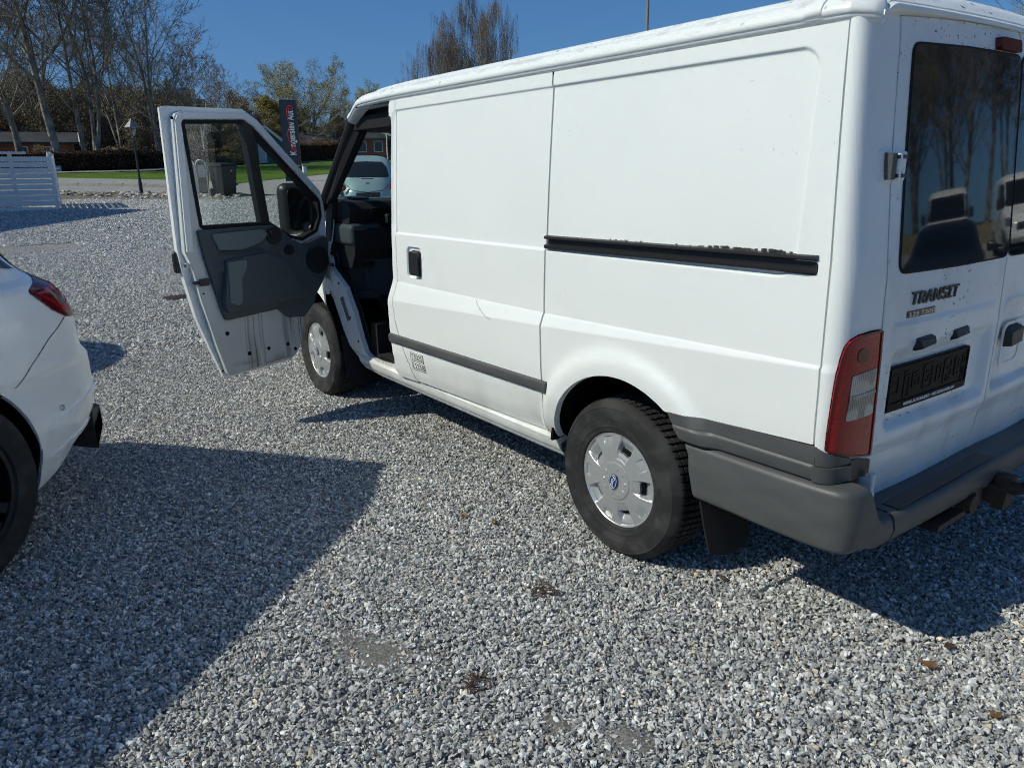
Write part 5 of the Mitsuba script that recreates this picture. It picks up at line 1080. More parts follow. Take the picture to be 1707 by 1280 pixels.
part(PY, 'car_outline', pyl(cat([tube([(x, -.002, z) for x, z in car_line], [.018] * 6 + [.024] * 4 + [.018, .012, .006], 6), tube([(-.0, -.002, 3.10), (-.03, -.002, 3.3), (-.06, -.002, 3.55), (-.08, -.002, 3.75), (-.06, -.002, 3.95), (0, -.002, 4.05), (.10, -.002, 4.09), (.2, -.002, 4.10), (.24, -.002, 4.02)], [.008, .016, .02, .026, .028, .026, .02, .016, .01], 6), tube([(.0, -.002, 3.60), (-.01, -.002, 3.8), (.05, -.002, 3.95)], [.004, .016, .004], 6)])), 'pylon_red', smooth=30, label='red outline of a car drawn along the lettering')
part(PY, 'small_letters', pyl(cat([moved(m, (.22, -.006, 1.0)) for m in (hull([(0, 0, 0), (0, .006, 0), (.02, 0, 0), (.02, .006, 0), (.09, 0, .12), (.09, .006, .12), (.07, 0, .12), (.07, .006, .12)]), bx(-.02, .12, 0, .006, .045, .065))])), 'ink_white')
scene['pylon_black'] = prin((.012, .014, .019), .25, coat=.8); scene['pylon_red'] = prin((.60, .015, .025), .4); scene['pylon_red_brown'] = prin((.06, .02, .022), .4)

# blue road sign plates
def plate_sign(label, x, y, h, w, ph, col, tilt=0):
    K = thing('road_sign', label, 'sign'); o = at(x, y); d = np.array([-.05, -.998, 0])
    part(K, 'post', tube([o, o + (0, 0, h + ph)], .028, 8), 'zinc')
    part(K, 'plate', hull([o + d * (a * w / 2) + (-.04 - .01 * b, 0, h + z) for a in (-1, 1) for b in (0, 1) for z in (0, ph)]), col)
    part(K, 'marking', hull([o + d * (a * w / 2 * .7) + (-.0505 - .002 * b, 0, h + ph * .35 + z) for a in (-1, 1) for b in (0, 1) for z in (0, ph * .3)]), 'ink_white')
scene['sign_blue'] = prin((.02, .07, .30), .4); scene['sign_light_blue'] = prin((.12, .33, .50), .4)
plate_sign('small blue and white plate on a tall thin post behind the white slats', 47.5, -1.15, 2.15, .62, .34, 'sign_blue')
plate_sign('low light blue board on the lawn edge right of the white slats', 41.6, -3.0, .34, .52, .26, 'sign_light_blue')
BO = thing('bollard', 'short white post on the lawn right of the pylon', 'bollard'); o = at(38.4, -14.4)
part(BO, 'post', bx(-.09, .09, -.09, .09, 0, .48, .02).apply_translation(o), 'ink_white'); part(BO, 'cap', bx(-.11, .11, -.11, .11, .48, .56, .02).apply_translation(o), 'zinc')
# poles
def pole(name, label, cat_, x, y, h, r, mat, arm=0):
    K = thing(name, label, cat_); o = at(x, y)
    part(K, 'pole', tube([o, o + (0, 0, h)], [r, r * .6], 12), mat, smooth=True)
    if arm:
        part(K, 'arm', tube([o + (0, 0, h), o + (0, -.3, h + .25), o + (0, -arm, h + .3)], r * .5, 8), mat); part(K, 'lamp_head', bx(-.12, .12, -arm - .4, -arm + .1, h + .24, h + .34, .04).apply_translation(o), 'zinc')
    else: part(K, 'finial', trimesh.creation.icosphere(2, r * 1.3).apply_translation(o + (0, 0, h)), mat, smooth=True)
    part(K, 'foot', lathe([(0, 0), (r * 2.4, 0), (r * 2.4, .06), (r * 1.1, .3), (0, .3)], 16, 'z').apply_translation(o), 'zinc', smooth=30)
pole('flagpole', 'thin grey flagpole rising behind the roof of the van', 'flagpole', 16.6, -17.75, 10.5, .065, 'pole_grey')
scene['pole_grey'] = prin((.20, .21, .22), .5)
pole('street_lamp', 'distant street lamp among the bare trees left of the pylon', 'street lamp', 70.5, -17.9, 8.4, .07, 'zinc', 1.0)
pole('white_pole', 'thin white pole seen through the cab above the small car', 'pole', 58.5, -30.2, 6.0, .06, 'ink_white')

# white slatted screen at the left edge
SL = thing('slatted_screen', 'white horizontal slat screen box at the left edge of the yard', 'screen')
def sl(a, b, z0, z1, th, name='slat', mat='white_wood'):
    a, b = np.array(a, float), np.array(b, float); t = (b - a) / np.linalg.norm(b - a); w = np.array([t[1], -t[0]]) * th / 2; za = zg(22, 0)
    return part(SL, name, hull([(*(p + s * w), za + z) for p in (a, b) for s in (-1, 1) for z in (z0, z1)]), mat)
scene['white_wood'] = prin(plastic_fn((.70, .71, .71), (.80, .81, .81), 1, 3), .55)
fr, fl, br_, bl_ = (21.95, -.68), (22.3, 3.4), (23.75, -.95), (24.1, 3.2)
for k in range(9): 
    sl(fr, fl, .12 + k * .142, .12 + k * .142 + .122, .03)
    sl((fr[0] + .05, fr[1] - .0), br_, .12 + k * .142, .12 + k * .142 + .075, .03)
    sl((br_[0] - .02, br_[1] + .02), bl_, .15 + k * .142, .15 + k * .142 + .075, .03)
for q in (fr, br_, (23, -.82), (22.0, .2), (22.1, 1.4)): sl((q[0] + .06, q[1] + .03), (q[0] + .06, q[1] - .06), 0, 1.5, .08, 'post')
sl((fr[0] - .05, fr[1] + .5), (fl[0] - .05, fl[1]), 1.44, 1.50, .12, 'top_rail'); sl((fr[0] - .03, fr[1] - .05), (br_[0], br_[1]), 1.40, 1.45, .10, 'top_rail')
sl((fr[0], fr[1]), (fl[0], fl[1]), .0, .08, .06, 'base_rail')
# things lying on the gravel
DR = thing('drain_cover', 'rusty brown round cover in the gravel left of the open door', 'cover'); o = at(7.55, -.2)
part(DR, 'plate', lathe([(0, .018), (.12, .016), (.14, .006), (.14, -.02)], 28, 'z').apply_translation(o), 'rusty_steel', smooth=30)
part(DR, 'ring', lathe([(.145, -.02), (.145, .012), (.17, .010), (.175, -.02)], 28, 'z').apply_translation(o), 'rusty_steel', smooth=30)
scene['leaf_brown'] = prin((.16, .085, .04), .7); scene['leaf_dark'] = prin((.07, .04, .028), .8); scene['brick_bit'] = prin((.20, .075, .05), .8)
r6 = np.random.default_rng(3)
LF = [(-.33, -.99 + 1.70), (.165, .55), (-.92, .93), (-1.2, -.25), (-1.18, -.12), (-1.55, .62)]
def leaf(x, y, s, mat, label):
    K = thing('dead_leaf', label, 'leaf'); g = np.linspace(0, 2 * np.pi, 13)[:-1]; r = s * (1 + .35 * np.cos(5 * g)) * r6.uniform(.8, 1.1, 12)
    P = np.array([[(r[i] * math.cos(g[i]) * q, r[i] * math.sin(g[i]) * q * .7, .016 + .3 * s * abs(math.sin(g[i])) * q ** 2) for i in list(range(12)) + [0]] for q in (.05, .5, 1.0)])
    m = grid_slab(P, np.array([0, 0, 1.]), .0012); m = rotz(m, r6.uniform(0, 360)); m.apply_translation(at(x, y))
    part(K, 'blade', m, mat); part(K, 'stalk', moved(tube([(0, 0, .018), (s * 1.2, .2 * s, .02), (s * 1.7, .1 * s, .016)], .0012, 5), at(x, y)), mat)
leaf(.637, .263, .022, 'leaf_brown', 'orange brown dry leaf beside the small round stone')
leaf(-1.13, -.287, .026, 'leaf_brown', 'reddish brown dry leaf lying below the shadow of the rear bumper')
leaf(-1.124, -.435, .022, 'leaf_dark', 'dark brown leaf at the tip of the shadow behind the van')
leaf(-1.345, -.208, .02, 'leaf_brown', 'tan dry leaf near the right edge of the gravel')
for nm, x, y, lab in (('twig_tuft', -.053, .376, 'small brown tuft of dead roots right of the middle of the gravel'), ('twig_tuft', -.332, .859, 'dark brown tuft of dead roots nearest the viewer')):
    K = thing(nm, lab, 'twigs'); o = at(x, y)
    tw = []
    for k in range(26):
        a = r6.uniform(0, 2 * np.pi); p = o + (r6.uniform(-.05, .05), r6.uniform(-.035, .035), r6.uniform(.008, .022)); L = r6.uniform(.015, .05)
        tw.append(tube([p, p + (L * math.cos(a) * .5, L * math.sin(a) * .5, r6.uniform(.0, .012)), p + (L * math.cos(a), L * math.sin(a), r6.uniform(-.006, .008))], [.0025, .002, .001], 5))
    part(K, 'twigs', cat(tw), 'leaf_dark', kind='stuff')
K = thing('round_stone', 'single smooth brown round stone lying on the grey chips', 'stone'); m = trimesh.creation.icosphere(2, .013); m.vertices = m.vertices * [1.1, .9, .85] + at(.5, .195) + (0, 0, .018); part(K, 'stone', m, 'ball_brown', smooth=True)
K = thing('brick_fragment', 'small flat brown stone chip beside the rear mud flap shadow', 'stone'); m = _ico.copy(); m.vertices = m.vertices * [.022, .012, .008] + at(-.41, -.211) + (0, 0, .017); part(K, 'stone', m, 'leaf_dark')
def grit_fn(p, n, uv):
    d1, d2, k = mikit.voronoi(p.x * 190, p.y * 190); g = .10 + .16 * k * mikit.smoothstep(0, .25, d2 - d1); return mi.Color3f(g * 1.02, g * .99, g * .93) * (.75 + .5 * fbm(p, 9))
scene['fine_grit'] = prin(mikit.proc(grit_fn), .95, spec=.15)
def grit_patch(x, y, rx, ry, rot, hgt, seed):
    m = sheet(-1, 1, -1, 1, 70, 70, 0, zf=lambda a, b: 0 * a); v = m.vertices
    q = np.hypot(v[:, 0], v[:, 1]) + .5 * (meshkit.fbm(np.stack([v[:, 0] * 2.2, v[:, 1] * 2.2, v[:, 0] * 0 + seed], 1), 3) - .5)
    z = -.016 + (hgt + .016) * np.clip(1.05 - q, 0, 1) ** .7 + .004 * (meshkit.fbm(np.stack([v[:, 0] * 14, v[:, 1] * 14, v[:, 0] * 0 + seed], 1), 2) - .5)
    a = math.radians(rot); X, Y = v[:, 0] * rx, v[:, 1] * ry; px, py = x + X * math.cos(a) - Y * math.sin(a), y + X * math.sin(a) + Y * math.cos(a)
    m.vertices = np.stack([px, py, zg(px, py) + z], 1); structure('worn_patch', m, 'fine_grit', smooth=True, label='worn patch of fine dark grit')
grit_patch(.0, 1.02, .42, .15, 25, .0135, 1); grit_patch(-.76, .66, .14, .10, 40, .0155, 2); grit_patch(-.60, .78, .10, .06, 10, .013, 4)

# ------------------------------------------------------------------ hedges
def leaf_cloud(P, size, seed, flat=.0):
    """Many small leaf faces at the points P."""
    r = np.random.default_rng(seed); n = len(P); s = size * r.uniform(.6, 1.4, n)
    a = r.normal(size=(n, 3)); a /= np.linalg.norm(a, axis=1, keepdims=True); b = np.cross(a, r.normal(size=(n, 3))); b /= np.linalg.norm(b, axis=1, keepdims=True)
    v = np.stack([P - a * s[:, None] * .5, P + b * s[:, None] * .3, P + a * s[:, None] * .5, P - b * s[:, None] * .3], 1)
    f = np.array([[0, 1, 2], [0, 2, 3]])[None] + (np.arange(n) * 4)[:, None, None]
    return trimesh.Trimesh(v.reshape(-1, 3), f.reshape(-1, 3), process=False)
def two_tone(a, b, s):
    def fn(p, n, uv): return mikit.mix(a, b, mikit.smoothstep(.25, .75, fbm(p, s)))
    return mikit.proc(fn)
scene['beech_leaf'] = prin(two_tone((.085, .042, .022), (.19, .10, .05), 2.4), .8)
scene['bark'] = prin(two_tone((.15, .135, .11), (.34, .31, .27), 2.0), .9, spec=.2)
scene['twig_bark'] = prin(two_tone((.15, .125, .098), (.27, .23, .18), .5), .9, spec=.2)
scene['twig_red'] = prin(two_tone((.15, .122, .10), (.25, .21, .175), .5), .9, spec=.2)
scene['birch_bark'] = prin(two_tone((.30, .28, .25), (.62, .60, .56), 1.3), .8)
scene['willow_leaf'] = prin(two_tone((.26, .255, .10), (.42, .40, .19), .45), .8)
scene['golden_leaf'] = prin(two_tone((.24, .20, .055), (.38, .32, .10), .6), .8)
scene['conifer_leaf'] = prin(two_tone((.010, .018, .010), (.03, .04, .02), .8), .9)
scene['brush_leaf'] = prin(two_tone((.17, .14, .09), (.30, .25, .155), .35), .9)
def hedge(label, pts, h, th, seed, name='beech_hedge'):
    K = thing(name, label, 'hedge'); r = np.random.default_rng(seed); pts = np.array(pts, float); d = np.r_[0, np.cumsum(np.linalg.norm(np.diff(pts, axis=0), axis=1))]
    n = int(d[-1] * 900); s = r.uniform(0, d[-1], n); x, y = np.interp(s, d, pts[:, 0]), np.interp(s, d, pts[:, 1])
    hh = h * (1 + .10 * (meshkit.fbm(np.stack([s * .6, s * 0, s * 0], 1), 3) - .5) * 2)
    u = r.uniform(-1, 1, n); w = r.uniform(0, 1, n) ** .7; side = r.random(n)
    u = np.where(side < .55, np.sign(u) * (.82 + .18 * np.abs(u)), u); w = np.where(side > .55, .86 + .16 * w, w)
    x2, y2 = x + u * th / 2 * .9, y + u * th / 2 * .35
    P = np.stack([x2, y2, zg(x, y) + w * hh], 1) + r.normal(0, .03, (n, 3))
    part(K, 'leaves', leaf_cloud(P, .10, seed), 'beech_leaf')
    core = []
    for a, b in zip(pts[:-1], pts[1:]):
        m_ = int(np.linalg.norm(b - a) / 2) + 1
        for k in range(m_):
            p, q = a + (b - a) * k / m_, a + (b - a) * (k + 1) / m_
            core.append(hull([(c_[0] + e * th * .36, c_[1] + e * th * .15, zg(*c_) + z) for c_ in (p, q) for e in (-1, 1) for z in (-.1, h * .86)]))
    part(K, 'branches', cat(core), 'hedge_core')
scene['hedge_core'] = prin((.020, .013, .009), .95, spec=.1)
hedge('long brown beech hedge behind the far road at the left', [(52.6, 5), (52.4, -2), (53.2, -7.5), (55.6, -12.0), (58.4, -16.4)], 1.12, 1.0, 1)
hedge('dark brown clipped hedge right of the pylon in front of the low dark roof', [(62.8, -21.8), (66.5, -26.0), (71.5, -31.5), (78, -38)], 1.65, 1.1, 2)
# ------------------------------------------------------------------ houses
def brick_fn(p, n, uv):
    t = p.x * .6 + p.y * .8; row = dr.floor(p.z / .075); k = mikit.cell_rand(dr.floor(t / .24 + .5 * (row - 2 * dr.floor(row / 2))), row, 3)
    return mikit.mix((.22, .085, .055), (.34, .15, .095), k)
scene['brick'] = prin(mikit.proc(brick_fn), .9); scene['roof_dark'] = prin(two_tone((.03, .032, .036), (.055, .058, .062), 1.2), .7); scene['roof_red'] = prin(two_tone((.12, .05, .035), (.19, .085, .06), 1.2), .85)
scene['wall_white'] = prin((.72, .71, .69), .8); scene['teal_wood'] = prin(two_tone((.07, .15, .165), (.09, .18, .195), .9), .7); scene['dark_wood'] = prin((.035, .03, .028), .85); scene['window_dark'] = prin((.015, .018, .02), .08, coat=1.)
def house(label, x, y, rz, L, W, eave, ridge, wall, roof, name='house', hip=0., over=.35, barge='wall_white', windows=(), doors=(), chimney=None, boards=0, dz=0):
    """Gable house: ridge along local x, front gable at +x and -x, long walls at +-y."""
    K = thing(name, label, name.split('_')[-1]); o = at(x, y) + (0, 0, dz)
    P = lambda m: moved(rotz(as_tri(m), rz), o)
    l, w = L / 2, W / 2
    part(K, 'wall', P(prism(Polygon([(-w, -.6), (w, -.6), (w, eave), (0, ridge - .08), (-w, eave)]), 'x', -l, l)) if hip == 0 else P(bx(-l, l, -w, w, -.6, eave)), wall)
    if hip == 0:
        sl_ = (ridge - eave) / w; n_ = math.hypot(1, sl_)
        for s in (-1, 1):
            a, b = (s * (w + over), eave - over * sl_), (0, ridge)
            part(K, 'roof', P(prism(Polygon([a, b, (b[0], b[1] + .14), (a[0], a[1] + .14)]), 'x', -l - over, l + over)), roof)
            for e in (-1, 1):
                part(K, 'barge_board', P(prism(Polygon([(a[0], a[1] - .10), (b[0], b[1] - .10), (b[0], b[1] + .16), (a[0], a[1] + .16)]), 'x', *sorted((e * (l + over), e * (l + over + .05))))), barge)
    else:
        part(K, 'roof', P(hull([(a * (l + over), b * (w + over), eave + z) for a in (-1, 1) for b in (-1, 1) for z in (-.1, .06)] + [(a * (l - hip), 0, ridge) for a in (-1, 1)])), roof)
    for (face, p, z0, z1, ww) in windows:
        q = {'+y': lambda d: bx(p - ww / 2 + d, p + ww / 2 - d, w - .02, w + .05 - d * .5, z0 + d, z1 - d), '-y': lambda d: bx(p - ww / 2 + d, p + ww / 2 - d, -w - .05 + d * .5, -w + .02, z0 + d, z1 - d), '-x': lambda d: bx(-l - .05 + d * .5, -l + .02, p - ww / 2 + d, p + ww / 2 - d, z0 + d, z1 - d), '+x': lambda d: bx(l - .02, l + .05 - d * .5, p - ww / 2 + d, p + ww / 2 - d, z0 + d, z1 - d)}[face]
        wn = part(K, 'window', P(q(0.)), 'wall_white'); d2 = .08
        g = {'+y': lambda: bx(p - ww / 2 + d2, p + ww / 2 - d2, w + .052, w + .056, z0 + d2, z1 - d2), '-y': lambda: bx(p - ww / 2 + d2, p + ww / 2 - d2, -w - .056, -w - .052, z0 + d2, z1 - d2), '-x': lambda: bx(-l - .056, -l - .052, p - ww / 2 + d2, p + ww / 2 - d2, z0 + d2, z1 - d2), '+x': lambda: bx(l + .052, l + .056, p - ww / 2 + d2, p + ww / 2 - d2, z0 + d2, z1 - d2)}[face]
        part(wn, 'pane', P(g()), 'window_dark')
    for (face, p, z1, ww, mat) in doors:
        part(K, 'door', P(bx(-l - .06, -l + .02, p - ww / 2, p + ww / 2, 0, z1) if face == '-x' else bx(p - ww / 2, p + ww / 2, w - .02, w + .06, 0, z1)), mat)
    if boards:
        for k in range(boards):
            u = -w + (k + .5) * W / boards
            if any(f == '-x' and abs(u - p) < ww / 2 + .02 for f, p, _, ww, _ in doors): continue
            zt_ = eave + (ridge - eave) * (1 - abs(u) / w) - .12
            part(K, 'board', P(bx(-l - .022, -l + .005, u - W / boards * .46, u + W / boards * .46, 0, zt_)), wall)
    if chimney: part(K, 'chimney', P(bx(chimney - .3, chimney + .3, -.3, .3, ridge - .4, ridge + .8)), 'brick')
    return K
# ------------------------------------------------------------------ houses behind the hedges (front gable at -x, towards the yard)
house('teal boarded shed with a white door and white barge boards, left of the pylon', 63.0, -21.2, -20, 5.5, 3.6, 1.25, 2.8, 'teal_wood', 'roof_dark', name='shed', doors=(('-x', .35, 2.0, .62, 'wall_white'),), boards=16, over=.15, dz=-.05)
house('low building with a wide dark slate roof behind the hedge right of the pylon', 74.5, -30.0, 66, 6.5, 5.0, 1.3, 2.55, 'brick', 'roof_dark', hip=1.6)
house('white gabled house behind the low dark roof', 84, -34.0, -22, 8, 3.6, 2.6, 3.75, 'wall_white', 'roof_dark')
house('red brick gable house left of the door pillar of the van', 79.0, -35.3, -24, 7, 3.9, 2.9, 4.55, 'brick', 'roof_dark', windows=(('-x', .9, 1.9, 3.0, .8), ('-x', -.9, 1.9, 3.0, .8)), chimney=1.0)
house('dark hip roofed brick house seen through the cab of the van', 71.5, -34.6, -27, 5.5, 4.4, 1.9, 3.2, 'brick', 'roof_dark', hip=1.7, windows=(('-x', .5, .6, 1.7, 1.3), ('-x', -1.3, .6, 1.7, .9)))
house('house with a pale edged gable seen through the cab, right of the white pole', 84, -42.5, -27, 8, 5.0, 2.3, 3.1, 'dark_wood', 'roof_dark')
house('long low dark shed behind the hedge at the left', 64, -4.4, 82, 5.2, 4.0, 1.55, 2.2, 'brick', 'roof_dark', name='shed', windows=(('+y', -.8, .5, 1.3, .7), ('+y', .6, .5, 1.3, .7)))
house('house with a red tiled roof on the wooded slope at the left', 92, -6.8, 60, 9, 7, 2.6, 4.6, 'wall_white', 'roof_red', dz=.0, windows=(('+y', -2, .8, 2.0, 1.2), ('+y', 1.6, .8, 2.0, 1.2)))
house('pale roofed house among trees seen through the top of the open door window', 92, -23.3, -10, 8, 7, 3.6, 5.2, 'wall_white', 'zinc', dz=.5)
house('small dark blue shed behind the hedge seen through the open door window', 66, -19.6, 78, 4.0, 3, 1.6, 1.95, 'dark_blue_wood', 'zinc', name='shed', windows=(('+y', -.7, .6, 1.4, .7), ('+y', .7, .6, 1.4, .7)))
scene['dark_blue_wood'] = prin((.02, .045, .085), .7)
GHF = thing('greenhouse_frame', 'long pale frame of a garden greenhouse behind the hedge, seen through the open door window', 'greenhouse')
ga, gb = at(66, -11.9), at(66.5, -19.0)
for z in (1.55, 2.15): part(GHF, 'rail', tube([ga + (0, 0, z), gb + (0, 0, z)], .035, 6), 'zinc')
for k in range(6): q = ga + (gb - ga) * k / 5; part(GHF, 'post', tube([q, q + (0, 0, 2.15)], .035, 6), 'zinc')
# building left of the frame that throws the long shadow, and a parked car hidden behind the tall one
house('pale flat building beside the yard', 22.3, 9.8, 134, 9.5, 10, 4.7, 5.2, 'wall_white', 'roof_dark', over=.2)

# ------------------------------------------------------------------ wooded slope
def z_hill(x, y):
    s = ss(56, 100, np.asarray(x) + .15 * np.asarray(y)); w = ss(-34, -14, y)
    return zg(x, y) - .5 + s * (.8 + 3.6 * w) + 1.2 * (meshkit.fbm(np.stack([np.asarray(x) * .07, np.asarray(y) * .07, 0 * np.asarray(x)], -1), 3) - .5) * s
structure('hill', sheet(54, 175, -90, 70, 60, 70, 0, zf=z_hill), 'hill_earth', smooth=True, label='brown wooded slope behind the hedge')
def tubes(segs):
    """Join many tapering tubes: list of (points, radii, sides)."""
    V, F, o = [], [], 0
    for p, r, n in segs:
        p = np.asarray(p); t = np.gradient(p, axis=0); t /= np.linalg.norm(t, axis=1, keepdims=True) + 1e-9
        a = np.cross(t, [.31, .52, .79]); a /= np.linalg.norm(a, axis=1, keepdims=True) + 1e-9; b = np.cross(t, a); g = np.arange(n) * 2 * np.pi / n
        V.append((p[:, None] + np.asarray(r)[:, None, None] * (np.cos(g)[None, :, None] * a[:, None] + np.sin(g)[None, :, None] * b[:, None])).reshape(-1, 3))
        i, j = np.meshgrid(np.arange(len(p) - 1), np.arange(n), indexing='ij'); q = np.stack([i * n + j, i * n + (j + 1) % n, (i + 1) * n + (j + 1) % n, (i + 1) * n + j], -1).reshape(-1, 4) + o
        F.append(q); o += len(p) * n
    f = np.concatenate(F); return trimesh.Trimesh(np.concatenate(V), np.vstack([f[:, [0, 1, 2]], f[:, [0, 2, 3]]]), process=False)
def grow(seed, h, r0, stems=1, spread=.55, up=.35, first=.25, counts=(9, 7, 6, 4), droop=0., curve=.25, lens=(.48, .5, .5, .45), twig=.010, lean=.12):
    """Bare tree of height h: (trunk segments, crown segments, twig tips)."""
    r = np.random.default_rng(seed); trunk, crown, tips = [], [], []
    def branch(p, d, L, rad, lev, nseg):
        pts = [p]; q = d / np.linalg.norm(d)
        for k in range(nseg):
            q = q + r.normal(0, curve / nseg ** .5, 3) * .55 + np.array([0, 0, (up if lev < 3 else up * .3) - droop * (lev >= 2) * (k + 1) / nseg * 2.2]) * (.32 if lev else .12); q /= np.linalg.norm(q)
            pts.append(pts[-1] + q * L / nseg)
        pts = np.array(pts); k_ = np.linspace(0, 1, nseg + 1); rr = rad * (1 - k_ * (.75 if lev else .82))
        (trunk if lev <= 1 else crown).append((pts, np.maximum(rr, twig * .8), 7 if lev == 0 else 5 if lev == 1 else 4 if lev == 2 else 3))
        if lev >= len(counts): tips.append(pts[-1]); tips.append(pts[len(pts) // 2]); return
        n = counts[lev]; lo = first if lev == 0 else .18
        for k in range(n):
            t = lo + (1 - lo) * (k + r.uniform(.1, .9)) / n; i = min(int(t * nseg), nseg - 1); f = t * nseg - i; b = pts[i] * (1 - f) + pts[i + 1] * f; ax = pts[i + 1] - pts[i]; ax /= np.linalg.norm(ax)
            a = r.uniform(0, 2 * np.pi) if lev else k * 2.4 + r.uniform(-.5, .5); e1 = np.cross(ax, [.3, .7, .2]); e1 /= np.linalg.norm(e1); e2 = np.cross(ax, e1)
            sp = spread * r.uniform(.75, 1.35) * (1.25 - .5 * t); dd = ax * math.cos(sp * 1.25) + (e1 * math.cos(a) + e2 * math.sin(a)) * math.sin(sp * 1.25)
            LL = L * lens[lev] * (1.15 - .62 * t if lev == 0 else 1.0 - .45 * t) * r.uniform(.75, 1.2); branch(b, dd, LL, max(rad * (1 - t * .75) * .52, twig), lev + 1, max(2, 6 - lev - (lev > 2)))
        tips.append(pts[-1])
    for s in range(stems):
        a = r.uniform(0, 2 * np.pi); d = np.array([math.cos(a) * lean * (1 + .6 * (stems > 1)), math.sin(a) * lean * (1 + .6 * (stems > 1)), 1.]); branch(np.array([math.cos(a), math.sin(a), 0]) * r0 * (stems > 1), d, h * r.uniform(.85, 1.) , r0 * (.75 if stems > 1 else 1), 0, 9)
    return trunk, crown, np.array(tips)
def make_tree(name, label, category, place, parts_, group=None, rz=0, s=1.0, sz=None):
    K = thing(name, label, category, group); x, y = place; M = T().translate([x, y, float(max(zg(x, y), z_hill(x, y) if x > 54 else -9)) - .1]).rotate([0, 0, 1], rz).scale([s, s, sz or s])
    for nm, d in parts_: part(K, nm, {**d, 'to_world': M}, None)
    return K
def proto(trunk, crown, bark, twigs, extra=()):
    return [('trunk', mikit.ply(tubes(trunk), bark, smooth=True)), ('crown', mikit.ply(tubes(crown), twigs))] + list(extra)
bareA = proto(*grow(1, 14.5, .26, 1, .60, .26, .26, (13, 8, 7, 5), lens=(.60, .54, .5, .5), twig=.013)[:2], 'bark', 'twig_bark')
bareB = proto(*grow(2, 15.0, .22, 3, .56, .28, .26, (10, 7, 6, 4), lens=(.54, .54, .5, .5), twig=.013)[:2], 'bark', 'twig_bark')
bareC = proto(*grow(3, 13.0, .20, 2, .64, .24, .20, (11, 8, 6, 4), lens=(.60, .54, .5, .5), twig=.013)[:2], 'bark', 'twig_bark')
bareD = proto(*grow(4, 8.5, .13, 1, .60, .26, .22, (13, 8, 6, 4), lens=(.52, .52, .5, .5), twig=.011)[:2], 'birch_bark', 'twig_red')
G_ = 'bare trees behind the hedge'
make_tree('bare_tree', 'slim bare tree rising from behind the far left end of the hedge', 'tree', (54.5, -2.9), bareC, rz=10, s=.95)
make_tree('bare_tree', 'tall bare tree with a leaning trunk right of the white slats', 'tree', (53.6, -4.75), bareA, rz=200, s=1.02)
make_tree('bare_tree', 'many stemmed tall bare tree between the slats and the lamp post', 'tree', (54.2, -6.5), bareB, rz=0, s=.93)
make_tree('bare_tree', 'wide bare tree with several stems just left of the open van door', 'tree', (55.2, -11.2), bareC, rz=120, s=.92)
make_tree('bare_tree', 'bare tree at the extreme left edge with branches hanging into view', 'tree', (50.5, 1.2), bareA, rz=70, s=.95)
make_tree('bare_tree', 'bare tree behind the lamp post, set back on the slope', 'tree', (64, -10.2), bareB, rz=75, s=.70)
make_tree('bare_tree', 'bare tree on the slope behind the leaning trunk', 'tree', (68, -5.2), bareC, rz=210, s=.85)
make_tree('bare_tree', 'bare tree set far back at the left of the slope', 'tree', (72, -.5), bareB, rz=150, s=.75)
make_tree('bare_tree', 'bare tree far back on the slope above the top of the door', 'tree', (78, -14.5), bareC, rz=300, s=.72)
make_tree('young_birch', 'young birch with a pale trunk seen through the open door window', 'tree', (60.6, -15.6), bareD, rz=20, s=1.0)
make_tree('young_birch', 'reddish bare tree crown right of the young birch above the door frame', 'tree', (66, -18.9), bareD, rz=140, s=.86)
make_tree('young_birch', 'small bare tree low above the sloping door frame', 'tree', (78, -24.6), bareD, rz=260, s=.66)
# trees coming into leaf
tr, cr, tips = grow(7, 9.6, .30, 3, .66, .22, .14, (11, 8, 6, 4), lean=.22, lens=(.58, .52, .5, .45), twig=.013); rl = np.random.default_rng(8)
lp_ = np.repeat(tips, 3, 0) + rl.normal(0, .16, (len(tips) * 3, 3))
willow = proto(tr, cr, 'bark', 'twig_bark', [('foliage', mikit.ply(leaf_cloud(lp_, .085, 3), 'willow_leaf'))])
make_tree('budding_tree', 'large olive green tree coming into leaf behind the pylon', 'tree', (76.5, -29.2), willow, rz=30, s=1.0, sz=.84)
make_tree('budding_tree', 'smaller olive green tree just left of the front of the van roof', 'tree', (91, -43.8), willow, rz=200, s=.86, sz=.84)
make_tree('budding_tree', 'green tinged tree seen through the cab of the van', 'tree', (90, -53), willow, rz=100, s=.9)
tr, cr, tips = grow(9, 5.0, .12, 3, .6, .3, .12, (9, 6, 5, 3)); lp_ = np.repeat(tips, 9, 0) + rl.normal(0, .16, (len(tips) * 9, 3))
bush = proto(tr, cr, 'bark', 'twig_bark', [('foliage', mikit.ply(leaf_cloud(lp_, .11, 4), 'golden_leaf'))])
make_tree('golden_shrub', 'golden leaved shrub left of the top of the pylon', 'shrub', (78, -27.0), bush, s=1.0)
make_tree('golden_shrub', 'yellowish shrub above the white gabled house', 'shrub', (84, -30.6), bush, rz=90, s=.85)
